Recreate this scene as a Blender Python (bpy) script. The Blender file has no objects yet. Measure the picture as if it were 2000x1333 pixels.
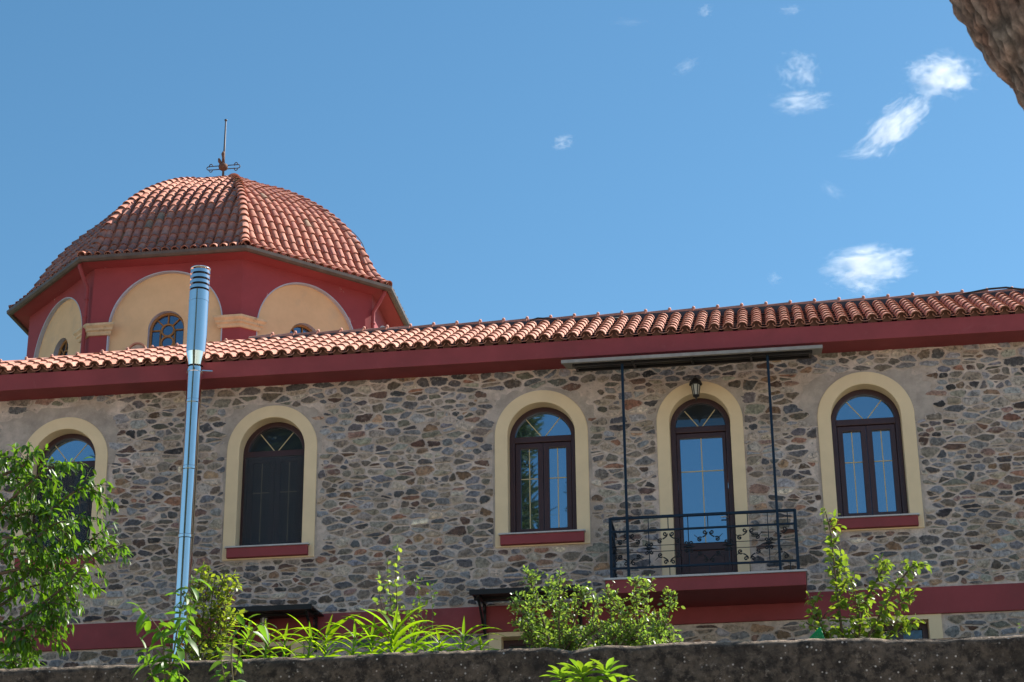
import bpy, bmesh, math, random
import numpy as np
from mathutils import Vector, Matrix, noise
from mathutils.geometry import tessellate_polygon
PI = math.pi
R = math.radians
S = bpy.context.scene
COL = S.collection
random.seed(7)

# ------------------------------------------------------------------ camera
YAW, PITCH, ROLL = R(7.676), R(22.173), R(-0.542)
_cy, _sy, _cp, _sp = math.cos(YAW), math.sin(YAW), math.cos(PITCH), math.sin(PITCH)
FWD = Vector((-_sy * _cp, _cy * _cp, _sp))
_r0 = Vector((_cy, _sy, 0)); _u0 = _r0.cross(FWD)
RGT = _r0 * math.cos(ROLL) + _u0 * math.sin(ROLL)
UPV = -_r0 * math.sin(ROLL) + _u0 * math.cos(ROLL)
CAM = Vector((3.5623, -26.4312, 1.5996))
cd = bpy.data.cameras.new('camera'); cam = bpy.data.objects.new('camera', cd); COL.objects.link(cam)
cam.matrix_world = Matrix(((RGT.x, UPV.x, -FWD.x, CAM.x), (RGT.y, UPV.y, -FWD.y, CAM.y), (RGT.z, UPV.z, -FWD.z, CAM.z), (0, 0, 0, 1)))
cd.sensor_width = 36; cd.lens = 70; cd.clip_start = .1; cd.clip_end = 30000
cd.dof.use_dof = True; cd.dof.focus_distance = 28.8; cd.dof.aperture_fstop = 10
S.camera = cam

def at(px, py, y):
    """the point of the vertical plane Y = y seen at a pixel of the 2000 px photograph"""
    d = FWD + RGT * ((px - 1000) / 3889.0) + UPV * ((666.5 - py) / 3889.0)
    return CAM + d * ((y - CAM.y) / d.y)

# ------------------------------------------------------------------ sky, sun, exposure
SUN_AZ, SUN_EL = R(126), R(41)          # azimuth from -Y towards +X
SUND = Vector((math.sin(SUN_AZ) * math.cos(SUN_EL), -math.cos(SUN_AZ) * math.cos(SUN_EL), math.sin(SUN_EL)))
w = bpy.data.worlds.new('World'); S.world = w; w.use_nodes = True
nt = w.node_tree; bg = nt.nodes['Background']
sky = nt.nodes.new('ShaderNodeTexSky'); sky.sky_type = 'NISHITA'; sky.sun_disc = False
sky.sun_elevation = SUN_EL; sky.sun_rotation = math.atan2(SUND.x, SUND.y)
sky.altitude = 300; sky.air_density = 1.0; sky.dust_density = 0.25; sky.ozone_density = 3.0
hs = nt.nodes.new('ShaderNodeHueSaturation'); hs.inputs['Saturation'].default_value = 1.15; hs.inputs['Hue'].default_value = .486
nt.links.new(sky.outputs[0], hs.inputs['Color']); nt.links.new(hs.outputs[0], bg.inputs[0]); bg.inputs[1].default_value = 0.084
sl = bpy.data.lights.new('sun', 'SUN'); sl.energy = 5.0; sl.angle = R(.53); sl.color = (1, .94, .85)
so = bpy.data.objects.new('sun', sl); COL.objects.link(so)
so.rotation_euler = (-SUND).to_track_quat('-Z', 'Y').to_euler()
S.view_settings.view_transform = 'Standard'; S.view_settings.look = 'None'
S.view_settings.exposure = 0.92; S.view_settings.gamma = 1
S.cycles.max_bounces = 8; S.cycles.volume_bounces = 2; S.cycles.transparent_max_bounces = 12
S.cycles.volume_step_rate = 1.0

# ------------------------------------------------------------------ helpers
class MB:
    def __init__(s): s.v = []; s.f = []; s.c = []
    def add(s, vs, fs, col=(1, 1, 1)):
        b = len(s.v); s.v.extend([tuple(p) for p in vs])
        s.f.extend([tuple(b + i for i in f) for f in fs]); s.c.extend(col if isinstance(col, list) else [col] * len(vs)); return b
    def box(s, lo, hi, col=(1, 1, 1)):
        x0, y0, z0 = lo; x1, y1, z1 = hi
        v = [(x0, y0, z0), (x1, y0, z0), (x1, y1, z0), (x0, y1, z0), (x0, y0, z1), (x1, y0, z1), (x1, y1, z1), (x0, y1, z1)]
        s.add(v, [(0, 3, 2, 1), (4, 5, 6, 7), (0, 1, 5, 4), (1, 2, 6, 5), (2, 3, 7, 6), (3, 0, 4, 7)], col)
    def bar(s, a, b, wx, wy, up=Vector((0, 0, 1)), col=(1, 1, 1)):
        a = Vector(a); b = Vector(b); d = (b - a).normalized()
        if abs(d.dot(up)) > .95: up = Vector((0, 1, 0))
        x = d.cross(up).normalized(); y = x.cross(d)
        v = [p + x * sx * wx / 2 + y * sy_ * wy / 2 for p in (a, b) for sx, sy_ in ((-1, -1), (1, -1), (1, 1), (-1, 1))]
        s.add(v, [(0, 1, 2, 3), (7, 6, 5, 4), (0, 4, 5, 1), (1, 5, 6, 2), (2, 6, 7, 3), (3, 7, 4, 0)], col)
    def tube(s, pts, rad, n=8, cap=True, col=(1, 1, 1)):
        pts = [Vector(p) for p in pts]; m = len(pts)
        rads = rad if hasattr(rad, '__len__') else [rad] * m
        t0 = (pts[1] - pts[0]).normalized(); up = Vector((0, 0, 1)) if abs(t0.z) < .9 else Vector((1, 0, 0))
        x = t0.cross(up).normalized(); vs = []
        for i in range(m):
            t = (pts[min(i + 1, m - 1)] - pts[max(i - 1, 0)])
            t = t.normalized() if t.length > 1e-9 else t0
            x = (x - t * x.dot(t))
            x = x.normalized() if x.length > 1e-6 else t.orthogonal().normalized()
            y = t.cross(x)
            for k in range(n):
                a = 2 * PI * k / n; vs.append(pts[i] + (x * math.cos(a) + y * math.sin(a)) * rads[i])
        fs = [(i * n + k, i * n + (k + 1) % n, (i + 1) * n + (k + 1) % n, (i + 1) * n + k) for i in range(m - 1) for k in range(n)]
        if cap: fs += [tuple(reversed(range(n))), tuple(range((m - 1) * n, m * n))]
        s.add(vs, fs, col)
    def lathe(s, o, prof, n=16, axis=None, col=(1, 1, 1), cap=True):
        o = Vector(o); z = Vector(axis).normalized() if axis else Vector((0, 0, 1)); x = z.orthogonal().normalized(); y = z.cross(x)
        if not axis: x = Vector((1, 0, 0)); y = Vector((0, 1, 0))
        vs = [o + z * h + (x * math.cos(2 * PI * k / n) + y * math.sin(2 * PI * k / n)) * r for r, h in prof for k in range(n)]
        m = len(prof)
        fs = [(i * n + k, i * n + (k + 1) % n, (i + 1) * n + (k + 1) % n, (i + 1) * n + k) for i in range(m - 1) for k in range(n)]
        if cap: fs += [tuple(reversed(range(n))), tuple(range((m - 1) * n, m * n))]
        s.add(vs, fs, col)
    def ring(s, outer, inner, y0, y1, col=(1, 1, 1), yo=None, yi=None):
        """closed (x,z) loops of equal length: front ring at y0, back at y1; yo / yi give the outer / inner side's back depth"""
        n = len(outer); yo = y1 if yo is None else yo; yi = y1 if yi is None else yi
        v = [(p[0], y0, p[1]) for p in outer] + [(p[0], y0, p[1]) for p in inner] + [(p[0], yo, p[1]) for p in outer] + [(p[0], yi, p[1]) for p in inner]
        f = []
        for i in range(n):
            j = (i + 1) % n
            f += [(i, j, n + j, n + i), (2 * n + j, 2 * n + i, i, j)[::1] if False else (i, 2 * n + i, 2 * n + j, j), (n + i, n + j, 3 * n + j, 3 * n + i)]
        s.add(v, f, col)
    def plate(s, loop, y0, y1=None, col=(1, 1, 1)):
        n = len(loop)
        tri = tessellate_polygon([[Vector((p[0], p[1], 0)) for p in loop]])
        v = [(p[0], y0, p[1]) for p in loop]; f = [tuple(t) for t in tri]
        if y1 is not None:
            v += [(p[0], y1, p[1]) for p in loop]
            f += [(i, (i + 1) % n, n + (i + 1) % n, n + i) for i in range(n)]
        s.add(v, f, col)
    def build(s, name, mat, parent=None, smooth=False, fixn=True, bevel=0):
        me = bpy.data.meshes.new(name); me.from_pydata(s.v, [], s.f); me.update()
        a = me.color_attributes.new('Col', 'FLOAT_COLOR', 'POINT')
        ca = np.array(s.c, 'f4').reshape(len(s.v), -1); c = np.ones((len(s.v), 4), 'f4'); c[:, :ca.shape[1]] = ca; a.data.foreach_set('color', c.ravel())
        if fixn:
            bm = bmesh.new(); bm.from_mesh(me); bmesh.ops.recalc_face_normals(bm, faces=bm.faces); bm.to_mesh(me); bm.free()
        if smooth: me.polygons.foreach_set('use_smooth', [True] * len(me.polygons))
        o = bpy.data.objects.new(name, me); COL.objects.link(o); o.data.materials.append(mat)
        if bevel:
            b = o.modifiers.new('bevel', 'BEVEL'); b.width = bevel; b.segments = 2; b.limit_method = 'ANGLE'; b.angle_limit = R(40)
        if parent: o.parent = parent
        return o

def tag(o, label=None, cat=None, group=None, kind=None):
    if label: o['label'] = label
    if cat: o['category'] = cat
    if group: o['group'] = group
    if kind: o['kind'] = kind
    return o
def thing(name, label, cat, group=None):
    o = bpy.data.objects.new(name, None); COL.objects.link(o); o.empty_display_size = .2
    return tag(o, label, cat, group)
def base_at(root, p):
    """move a thing's Empty to its base; its parts, built in world coordinates, stay where they are"""
    p = Vector(p); root.location = p
    for ch in root.children: ch.location = ch.location - p

# ------------------------------------------------------------------ materials
def nd(t, typ, **kw):
    n = t.nodes.new(typ)
    for k, v in kw.items():
        if k in n.inputs: n.inputs[k].default_value = v
        else: setattr(n, k, v)
    return n
def mat(name, col, rough=.6, var=.0, scale=8., bump=0., bscale=40., attr=False, spec=.4, metal=0., stain=None, sscale=2., samt=.5, slo=.5, shi=.65, detail=6., extra=(), edge=None, specks=None):
    m = bpy.data.materials.new(name); m.use_nodes = True; t = m.node_tree; L = t.links.new
    p = t.nodes['Principled BSDF']; p.inputs['Roughness'].default_value = rough; p.inputs['Metallic'].default_value = metal
    p.inputs['Specular IOR Level'].default_value = spec
    tc = nd(t, 'ShaderNodeTexCoord'); src = None
    if attr:
        a = nd(t, 'ShaderNodeAttribute', attribute_name='Col')
        mx = nd(t, 'ShaderNodeMix', data_type='RGBA', blend_type='MULTIPLY'); mx.inputs[0].default_value = 1
        mx.inputs[6].default_value = (*col, 1); L(a.outputs['Color'], mx.inputs[7]); src = mx.outputs[2]
    else:
        rgb = nd(t, 'ShaderNodeRGB'); rgb.outputs[0].default_value = (*col, 1); src = rgb.outputs[0]
    if var:
        n = nd(t, 'ShaderNodeTexNoise', Scale=scale, Detail=detail, Roughness=.65); L(tc.outputs['Object'], n.inputs['Vector'])
        mr = nd(t, 'ShaderNodeMapRange'); mr.inputs[1].default_value = .3; mr.inputs[2].default_value = .7
        mr.inputs[3].default_value = 1 - var; mr.inputs[4].default_value = 1 + var; L(n.outputs[0], mr.inputs[0])
        mx = nd(t, 'ShaderNodeMix', data_type='RGBA', blend_type='MULTIPLY'); mx.inputs[0].default_value = 1
        L(src, mx.inputs[6]); L(mr.outputs[0], mx.inputs[7]); src = mx.outputs[2]
    if stain:
        n = nd(t, 'ShaderNodeTexNoise', Scale=sscale, Detail=8., Roughness=.7); L(tc.outputs['Object'], n.inputs['Vector'])
        mr = nd(t, 'ShaderNodeMapRange'); mr.inputs[1].default_value = slo; mr.inputs[2].default_value = shi; mr.inputs[3].default_value = 0; mr.inputs[4].default_value = samt
        L(n.outputs[0], mr.inputs[0])
        mx = nd(t, 'ShaderNodeMix', data_type='RGBA'); L(mr.outputs[0], mx.inputs[0]); L(src, mx.inputs[6]); mx.inputs[7].default_value = (*stain, 1); src = mx.outputs[2]
    for st_, sc_, am_, lo_, hi_ in extra:
        n = nd(t, 'ShaderNodeTexNoise', Scale=sc_, Detail=8., Roughness=.7); n.inputs['Distortion'].default_value = .4
        mp = nd(t, 'ShaderNodeVectorMath', operation='ADD'); mp.inputs[1].default_value = (sc_ * 3.1, 7.7, am_ * 5); L(tc.outputs['Object'], mp.inputs[0]); L(mp.outputs[0], n.inputs['Vector'])
        mr = nd(t, 'ShaderNodeMapRange'); mr.inputs[1].default_value = lo_; mr.inputs[2].default_value = hi_; mr.inputs[3].default_value = 0; mr.inputs[4].default_value = am_
        L(n.outputs[0], mr.inputs[0])
        mx = nd(t, 'ShaderNodeMix', data_type='RGBA'); L(mr.outputs[0], mx.inputs[0]); L(src, mx.inputs[6]); mx.inputs[7].default_value = (*st_, 1); src = mx.outputs[2]
    if edge:                                                                   # mortar smeared raggedly over the outline of each stone
        n = nd(t, 'ShaderNodeTexNoise', Scale=26., Detail=6., Roughness=.7); L(tc.outputs['Object'], n.inputs['Vector'])
        ma = nd(t, 'ShaderNodeMath', operation='MULTIPLY_ADD'); L(a.outputs['Alpha'], ma.inputs[0]); ma.inputs[1].default_value = -.62; L(n.outputs[0], ma.inputs[2])
        mr = nd(t, 'ShaderNodeMapRange'); mr.inputs[1].default_value = .20; mr.inputs[2].default_value = .34; L(ma.outputs[0], mr.inputs[0])
        mx = nd(t, 'ShaderNodeMix', data_type='RGBA'); L(mr.outputs[0], mx.inputs[0]); L(src, mx.inputs[6]); mx.inputs[7].default_value = (*edge, 1); src = mx.outputs[2]
    if specks:
        sc_, th_, co_ = specks
        v = nd(t, 'ShaderNodeTexVoronoi', Scale=sc_); L(tc.outputs['Object'], v.inputs['Vector'])
        sp = nd(t, 'ShaderNodeSeparateColor'); L(v.outputs['Color'], sp.inputs[0])
        m1 = nd(t, 'ShaderNodeMapRange'); m1.inputs[1].default_value = th_; m1.inputs[2].default_value = th_ * .55; L(v.outputs['Distance'], m1.inputs[0])
        m2 = nd(t, 'ShaderNodeMapRange'); m2.inputs[1].default_value = .80; m2.inputs[2].default_value = 1.0; L(sp.outputs[0], m2.inputs[0])
        mm = nd(t, 'ShaderNodeMath', operation='MULTIPLY'); L(m1.outputs[0], mm.inputs[0]); L(m2.outputs[0], mm.inputs[1])
        mx = nd(t, 'ShaderNodeMix', data_type='RGBA'); L(mm.outputs[0], mx.inputs[0]); L(src, mx.inputs[6]); mx.inputs[7].default_value = (*co_, 1); src = mx.outputs[2]
    L(src, p.inputs['Base Color'])
    if bump:
        n = nd(t, 'ShaderNodeTexNoise', Scale=bscale, Detail=8., Roughness=.65); L(tc.outputs['Object'], n.inputs['Vector'])
        b = nd(t, 'ShaderNodeBump', Strength=bump, Distance=.02); L(n.outputs[0], b.inputs['Height']); L(b.outputs[0], p.inputs['Normal'])
    return m
def leafmat(name, col, trans=.45, gloss=.35):
    m = bpy.data.materials.new(name); m.use_nodes = True; t = m.node_tree; L = t.links.new
    out = t.nodes['Material Output']; p = t.nodes['Principled BSDF']; p.inputs['Roughness'].default_value = gloss; p.inputs['Specular IOR Level'].default_value = .55
    a = nd(t, 'ShaderNodeAttribute', attribute_name='Col')
    mx = nd(t, 'ShaderNodeMix', data_type='RGBA', blend_type='MULTIPLY'); mx.inputs[0].default_value = 1; mx.inputs[6].default_value = (*col, 1); L(a.outputs['Color'], mx.inputs[7])
    L(mx.outputs[2], p.inputs['Base Color'])
    tr = nd(t, 'ShaderNodeBsdfTranslucent'); m2 = nd(t, 'ShaderNodeMix', data_type='RGBA', blend_type='MULTIPLY'); m2.inputs[0].default_value = 1
    L(mx.outputs[2], m2.inputs[6]); m2.inputs[7].default_value = (2.6, 2.5, .8, 1); L(m2.outputs[2], tr.inputs[0])
    ms = nd(t, 'ShaderNodeMixShader'); ms.inputs[0].default_value = trans; L(p.outputs[0], ms.inputs[1]); L(tr.outputs[0], ms.inputs[2]); L(ms.outputs[0], out.inputs[0])
    return m
def glassmat(name, tint, refl, dark):
    m = bpy.data.materials.new(name); m.use_nodes = True; t = m.node_tree; L = t.links.new; out = t.nodes['Material Output']; p = t.nodes['Principled BSDF']
    p.inputs['Base Color'].default_value = (*dark, 1); p.inputs['Roughness'].default_value = .3
    g = nd(t, 'ShaderNodeBsdfGlossy', Roughness=.015); g.inputs[0].default_value = (*tint, 1)
    tc = nd(t, 'ShaderNodeTexCoord'); n = nd(t, 'ShaderNodeTexNoise', Scale=1.3, Detail=1.); L(tc.outputs['Object'], n.inputs['Vector'])
    b = nd(t, 'ShaderNodeBump', Strength=.03, Distance=.05); L(n.outputs[0], b.inputs['Height']); L(b.outputs[0], g.inputs['Normal'])
    ms = nd(t, 'ShaderNodeMixShader'); ms.inputs[0].default_value = refl; L(p.outputs[0], ms.inputs[1]); L(g.outputs[0], ms.inputs[2]); L(ms.outputs[0], out.inputs[0])
    return m
def screenmat(name, col, opac):
    m = bpy.data.materials.new(name); m.use_nodes = True; t = m.node_tree; L = t.links.new; out = t.nodes['Material Output']; p = t.nodes['Principled BSDF']
    p.inputs['Base Color'].default_value = (*col, 1); p.inputs['Roughness'].default_value = .8
    tr = nd(t, 'ShaderNodeBsdfTransparent'); ms = nd(t, 'ShaderNodeMixShader'); ms.inputs[0].default_value = opac
    L(tr.outputs[0], ms.inputs[1]); L(p.outputs[0], ms.inputs[2]); L(ms.outputs[0], out.inputs[0]); return m

M = {}
M['red'] = mat('red_paint', (.275, .050, .056), .75, .14, 1.6, .06, 60., extra=(((.20, .045, .048), 1.1, .45, .48, .62), ((.34, .10, .10), 5., .25, .58, .68)))
M['red_dome'] = mat('weathered_red_paint', (.28, .048, .056), .8, .12, 1.2, .10, 50., stain=(.55, .42, .40), sscale=2.6, samt=.75, slo=.66, shi=.72, extra=(((.62, .50, .47), 9., .8, .672, .70),))
M['mortar'] = mat('mortar', (.64, .525, .465), .95, .30, 9., 1.0, 38., stain=(.40, .31, .25), sscale=1.3, samt=.75, slo=.46, shi=.62, extra=(((.12, .115, .115), 26., .8, .60, .68),))
M['cement'] = mat('cement_render', (.42, .35, .305), .95, .25, 4.0, .6, 40., stain=(.60, .49, .43), sscale=2.5, samt=.6, slo=.5, shi=.62)
M['stone'] = mat('rubble_stone', (1, 1, 1), .85, .60, 22., 1.0, 34., attr=True, stain=(.46, .40, .34), sscale=13., samt=.55, slo=.56, shi=.66, extra=(((.055, .055, .06), 11., .8, .55, .66), ((.24, .145, .085), 7., .55, .58, .68)), edge=(.56, .465, .415))
M['beige'] = mat('beige_plaster', (.80, .615, .395), .85, .06, 2.5, .08, 70.)
M['yellow'] = mat('yellow_plaster', (.70, .47, .265), .85, .10, 1.5, .08, 60., stain=(.40, .33, .25), sscale=1.7, samt=.45, slo=.55, shi=.75)
M['trim_blue'] = mat('pale_blue_trim', (.40, .43, .52), .8, .1, 4.)
M['frame'] = mat('brown_window_frame', (.050, .020, .022), .38, .15, 6., 0, spec=.5)
M['muntin'] = mat('cream_glazing_bar', (.58, .46, .26), .5)
M['trac'] = mat('ochre_tracery', (.30, .15, .05), .6, .2, 10.)
M['glass'] = glassmat('window_glass', (.52, .70, .86), .46, (.012, .016, .02))
M['glass_dark'] = glassmat('dim_window_glass', (.45, .55, .62), .16, (.010, .012, .016))
M['glass_dome'] = glassmat('drum_window_glass', (.40, .52, .68), .30, (.012, .02, .035))
M['screen'] = screenmat('insect_screen', (.050, .056, .068), .46)
M['rail'] = mat('dark_blue_paint', (.004, .018, .040), .45, .15, 12., spec=.3)
M['scroll'] = mat('black_iron', (.008, .010, .015), .5, .2, 20.)
M['black'] = mat('black_paint', (.015, .014, .015), .4, .2, 12.)
M['dark'] = mat('dark_void', (.012, .010, .010), .9)
M['metal_edge'] = mat('pale_metal_edge', (.52, .50, .50), .45, .12, 14.)
M['canopy'] = mat('canopy_sheet', (.30, .27, .25), .5, .2, 8.)
M['tile'] = mat('terracotta_tile', (1, 1, 1), .82, .22, 16., .25, 60., attr=True)
M['felt'] = mat('ridge_felt', (.055, .05, .055), .8, .2, 12.)
M['gutter'] = mat('weathered_gutter', (.095, .073, .062), .55, .3, 5., spec=.4)
M['steel'] = mat('polished_steel', (.88, .80, .74), .10, .03, 6., metal=1.)
M['rust'] = mat('rusty_iron', (.12, .055, .035), .8, .35, 25.)
M['iron'] = mat('weathered_iron', (.07, .065, .075), .6, .3, 20.)
M['cornice'] = mat('weathered_cornice', (.60, .44, .27), .85, .2, 6., .15, 50., stain=(.12, .09, .07), sscale=5., samt=.7, slo=.58, shi=.7)
M['retain'] = mat('stained_concrete', (.085, .068, .053), .95, .5, 14., 1.0, 30., attr=True, stain=(.012, .010, .009), sscale=10., samt=.85, slo=.47, shi=.60, extra=(((.23, .195, .16), 16., .6, .57, .67), ((.016, .013, .011), 2.2, .6, .5, .62)), specks=(26., .30, (.46, .43, .40)))
M['bark'] = mat('pine_bark', (1, 1, 1), .95, .5, 24., 1.0, 40., attr=True)
M['stem'] = mat('green_brown_stem', (.12, .10, .045), .8, .3, 20.)
M['twig'] = mat('grey_brown_twig', (.10, .070, .048), .85, .3, 20.)
M['soil'] = mat('pale_dry_soil', (.60, .49, .39), .95, .2, 3., .8, 20., stain=(.20, .20, .09), sscale=.5, samt=.7, slo=.56, shi=.66)  # unseen ground, made this pale to bounce warm fill onto the facade
M['garden'] = mat('weedy_garden_soil', (.17, .145, .095), .95, .3, 4., .8, 20., stain=(.06, .09, .025), sscale=1.4, samt=.9, slo=.42, shi=.55)
M['lamp_glass'] = mat('frosted_lamp_glass', (.45, .43, .38), .25, .1, 20., spec=.6)
M['white'] = mat('white_enamel', (.75, .75, .74), .35)
M['net'] = mat('green_plastic_net', (.01, .30, .10), .5)
M['leaf_cherry'] = leafmat('cherry_leaf', (.060, .130, .016), .48, .38)
M['leaf_light'] = leafmat('peach_leaf', (.078, .170, .024), .48, .46)
M['leaf_grass'] = leafmat('maize_leaf', (.120, .215, .012), .60, .42)
M['leaf_shrub'] = leafmat('shrub_leaf', (.125, .205, .070), .42, .36)
M['leaf_pear'] = leafmat('pear_leaf', (.10, .165, .036), .44, .36)
M['leaf_olive'] = leafmat('olive_leaf', (.112, .165, .032), .48, .36)
M['leaf_rosette'] = leafmat('rosette_leaf', (.10, .19, .030), .45, .35)
M['needle'] = leafmat('pine_needle', (.048, .066, .020), .25, .5)

def arch(cx, hw, z0, zs, n=28):
    """closed (x,z) loop: straight sides from z0 to the springing zs, half circle above"""
    return [(cx - hw, z0)] + [(cx - hw, z0 + (zs - z0) * k / 4) for k in range(1, 4)] + \
           [(cx - hw * math.cos(PI * k / n), zs + hw * math.sin(PI * k / n)) for k in range(n + 1)] + \
           [(cx + hw, zs + (z0 - zs) * k / 4) for k in range(1, 4)] + [(cx + hw, z0)]

def smooth_path(pts, n=6):
    P = [Vector(p) for p in pts]; out = []
    for i in range(len(P) - 1):
        p0, p1, p2, p3 = P[max(i - 1, 0)], P[i], P[i + 1], P[min(i + 2, len(P) - 1)]
        for k in range(n):
            t = k / n; out.append(.5 * ((2 * p1) + (p2 - p0) * t + (2 * p0 - 5 * p1 + 4 * p2 - p3) * t * t + (3 * p1 - p0 - 3 * p2 + p3) * t ** 3))
    out.append(P[-1]); return out

# ================================================================== ground
mb = MB()
def ground_z(x, y):
    t = min(max((y + 24) / 14.2, 0), 1)
    return 4.0 * t * t * (3 - 2 * t)
xs = [-3000, -600, -150, -60] + list(np.arange(-30, 31, 2.)) + [60, 150, 600, 3000]
ys = [-3000, -600, -150, -70] + list(np.arange(-44, -9.2, 1.2)) + [-9.2]
for j, y in enumerate(ys):
    for i, x in enumerate(xs):
        mb.v.append((x, y, ground_z(x, y) + (.12 * noise.noise((x * .4, y * .4, 3)) if -40 < x < 40 and y > -50 else 0))); mb.c.append((1, 1, 1))
nx = len(xs)
mb.f += [(j * nx + i, j * nx + i + 1, (j + 1) * nx + i + 1, (j + 1) * nx + i) for j in range(len(ys) - 1) for i in range(nx - 1)]
tag(mb.build('ground', M['soil'], smooth=True), kind='structure')
mb = MB(); N = 40
ty = [-8.85, -7, -5, -3, -1, .5, 20, 60, 200, 800, 3000]; tx = [-3000, -500, -80, -30] + list(np.arange(-14, 16.1, 1.)) + [30, 80, 500, 3000]
for y in ty:
    for x in tx: mb.v.append((x, y, 5.52 + (.05 * noise.noise((x * .8, y * .8, 1)) if -20 < x < 20 and y < 0 else 0))); mb.c.append((1, 1, 1))
nx = len(tx)
mb.f += [(j * nx + i, j * nx + i + 1, (j + 1) * nx + i + 1, (j + 1) * nx + i) for j in range(len(ty) - 1) for i in range(nx - 1)]
tag(mb.build('garden_terrace', M['garden'], smooth=True), kind='structure')

# ================================================================== retaining wall
def wall_top(x):
    z = 5.795 - .008 * max(0, x - 1) - .013 * max(0, x - 3.2)
    return z + .016 * noise.noise((x * 1.6, 5, 0)) + .008 * noise.noise((x * 7, 1, 0)) - (.035 if 1.55 < x < 1.95 else 0) * max(0, 1 - abs(x - 1.72) / .2)
mb = MB(); xs = np.arange(-16, 20, .05); hs = [0, .015, .04] + list(np.arange(.07, .9, .045)) + [1.2, 1.8, 2.6, 3.4, 4.2, 5.0, 5.8]
cols = []
for x in xs:
    zt = wall_top(x)
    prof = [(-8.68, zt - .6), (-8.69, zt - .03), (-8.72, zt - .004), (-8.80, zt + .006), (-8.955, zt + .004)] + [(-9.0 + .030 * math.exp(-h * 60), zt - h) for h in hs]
    ring_ = []
    for k, (y, z) in enumerate(prof):
        d = .020 * noise.noise((x * 5, z * 5, y * 5)) + .013 * noise.noise((x * 15, z * 15, 2)) + .03 * noise.noise((x * .9, z * .9, 7))
        if k < 5: ring_.append((x, y, z + d * .5))
        else: ring_.append((x, y - d - .03 * (hs[k - 5] > .02), z + (d * .4 if k < 8 else 0)))
    cols.append(ring_)
n = len(cols[0])
for c in cols:
    mb.v += c; mb.c += [(5., 4.6, 4.2)] * 6 + [(3.2, 2.9, 2.6)] + [(1, 1, 1)] * (n - 7)  # paler top rows put the sunlit edge into the wall's vertex colour
mb.f += [(i * n + k, i * n + k + 1, (i + 1) * n + k + 1, (i + 1) * n + k) for i in range(len(cols) - 1) for k in range(n - 1)]
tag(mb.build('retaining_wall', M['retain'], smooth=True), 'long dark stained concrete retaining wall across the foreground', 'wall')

# ================================================================== the stone house
house = thing('stone_house', 'long two storey rubble stone house with red trim, arched windows and terracotta tiled roof', 'house')
WX0, WX1, WZ0, WZ1 = -9.3, 12.5, 5.4, 12.0
WINS = [-6.615, -3.50, .405, 4.945]; OH, IH, SPR = .665, .480, 11.015      # outer and inner half widths, springing
DX, DOH, DIH, DSPR = 2.645, .605, .425, 11.075
openings = [arch(c, IH, 9.54, SPR) for c in WINS] + [arch(DX, DIH, 8.60, DSPR)]
low = [(-4.10, -2.95), (-.355, 1.00), (4.62, 5.72)]                        # lower doorways: x range of their surround
openings += [[(a + .17, 5.5), (a + .17, 8.115), (b - .17, 8.115), (b - .17, 5.5)] for a, b in low]

def in_arch(x, z, cx, hw, z0, zs, m=0.):
    if z < z0 - m or abs(x - cx) > hw + m: return False
    return z < zs or (x - cx) ** 2 + (z - zs) ** 2 < (hw + m) ** 2
def blocked(x, z, m=.02):
    for c in WINS:
        if in_arch(x, z, c, OH, 9.37, SPR, m): return True
    if in_arch(x, z, DX, DOH, 8.4, DSPR, m): return True
    for a, b in low:
        if a - m < x < b + m and z < 8.2: return True
    return 8.18 - m < z < 8.545 + m
loops = [[(WX0, WZ0), (WX1, WZ0), (WX1, WZ1), (WX0, WZ1)]] + openings
flat = [p for l in loops for p in l]
tri = tessellate_polygon([[Vector((p[0], p[1], 0)) for p in l] for l in loops])
mb = MB(); mb.add([(p[0], 0, p[1]) for p in flat], [tuple(t) for t in tri])
mb.add([(WX0, 0, WZ0), (WX0, 6, WZ0), (WX0, 6, WZ1), (WX0, 0, WZ1), (WX1, 0, WZ0), (WX1, 6, WZ0), (WX1, 6, WZ1), (WX1, 0, WZ1)],
       [(0, 1, 2, 3), (4, 5, 6, 7), (1, 5, 6, 2)])
wall = mb.build('stone_wall', M['mortar'], house, fixn=False)

# rubble stones: an inset power diagram of random sites, each cell one bulging stone
rng = np.random.default_rng(11)
ST = 2.0
X0, X1, Z0, Z1 = -8.9, 8.7, 6.9, 12.05
L_s = []; zr = Z0; row = 0; tall = []
while zr < Z1:                                                               # rough courses: every site one stone, some split, some rising through two courses
    hrow = rng.uniform(.058, .132); x = X0 - rng.uniform(0, .3); ntall = []
    while x < X1:
        wst = min(.46, max(.055, hrow * rng.lognormal(.93, .42))); xm = x + wst / 2; x += wst
        zz_ = zr + hrow / 2 + .055 * noise.noise((xm * .55, zr * .8, 1.)) + .022 * noise.noise((xm * 2.3, row * 3.1, 5.)) + rng.normal(0, .008)
        if any(a_ < xm < b_ for a_, b_ in tall): continue
        q_ = rng.random()
        if q_ < .16 and hrow > .075:
            L_s.append((xm, zz_ + hrow * .24, -.0006)); L_s.append((xm + rng.normal(0, .03), zz_ - hrow * .24, -.0006))
        elif q_ < .22 and wst > .12:
            L_s.append((xm, zz_ + hrow * .42, .0022)); ntall.append((xm - wst * .42, xm + wst * .42))
        elif q_ < .25:
            L_s.append((xm - wst * .28, zz_ + rng.normal(0, .012), 0)); L_s.append((xm + wst * .28, zz_ + rng.normal(0, .02), -.0004))
        else: L_s.append((xm, zz_, rng.uniform(-.0004, .0008)))
        if rng.random() < .22: L_s.append((x + rng.normal(0, .012), zz_ + hrow * .5 * rng.choice((-1, 1)), -.0012))    # chips wedged in the joints
    tall = ntall; zr += hrow; row += 1
sites = np.array([(a_ / ST, b_, c_) for a_, b_, c_ in L_s]); ns = len(sites)
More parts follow.
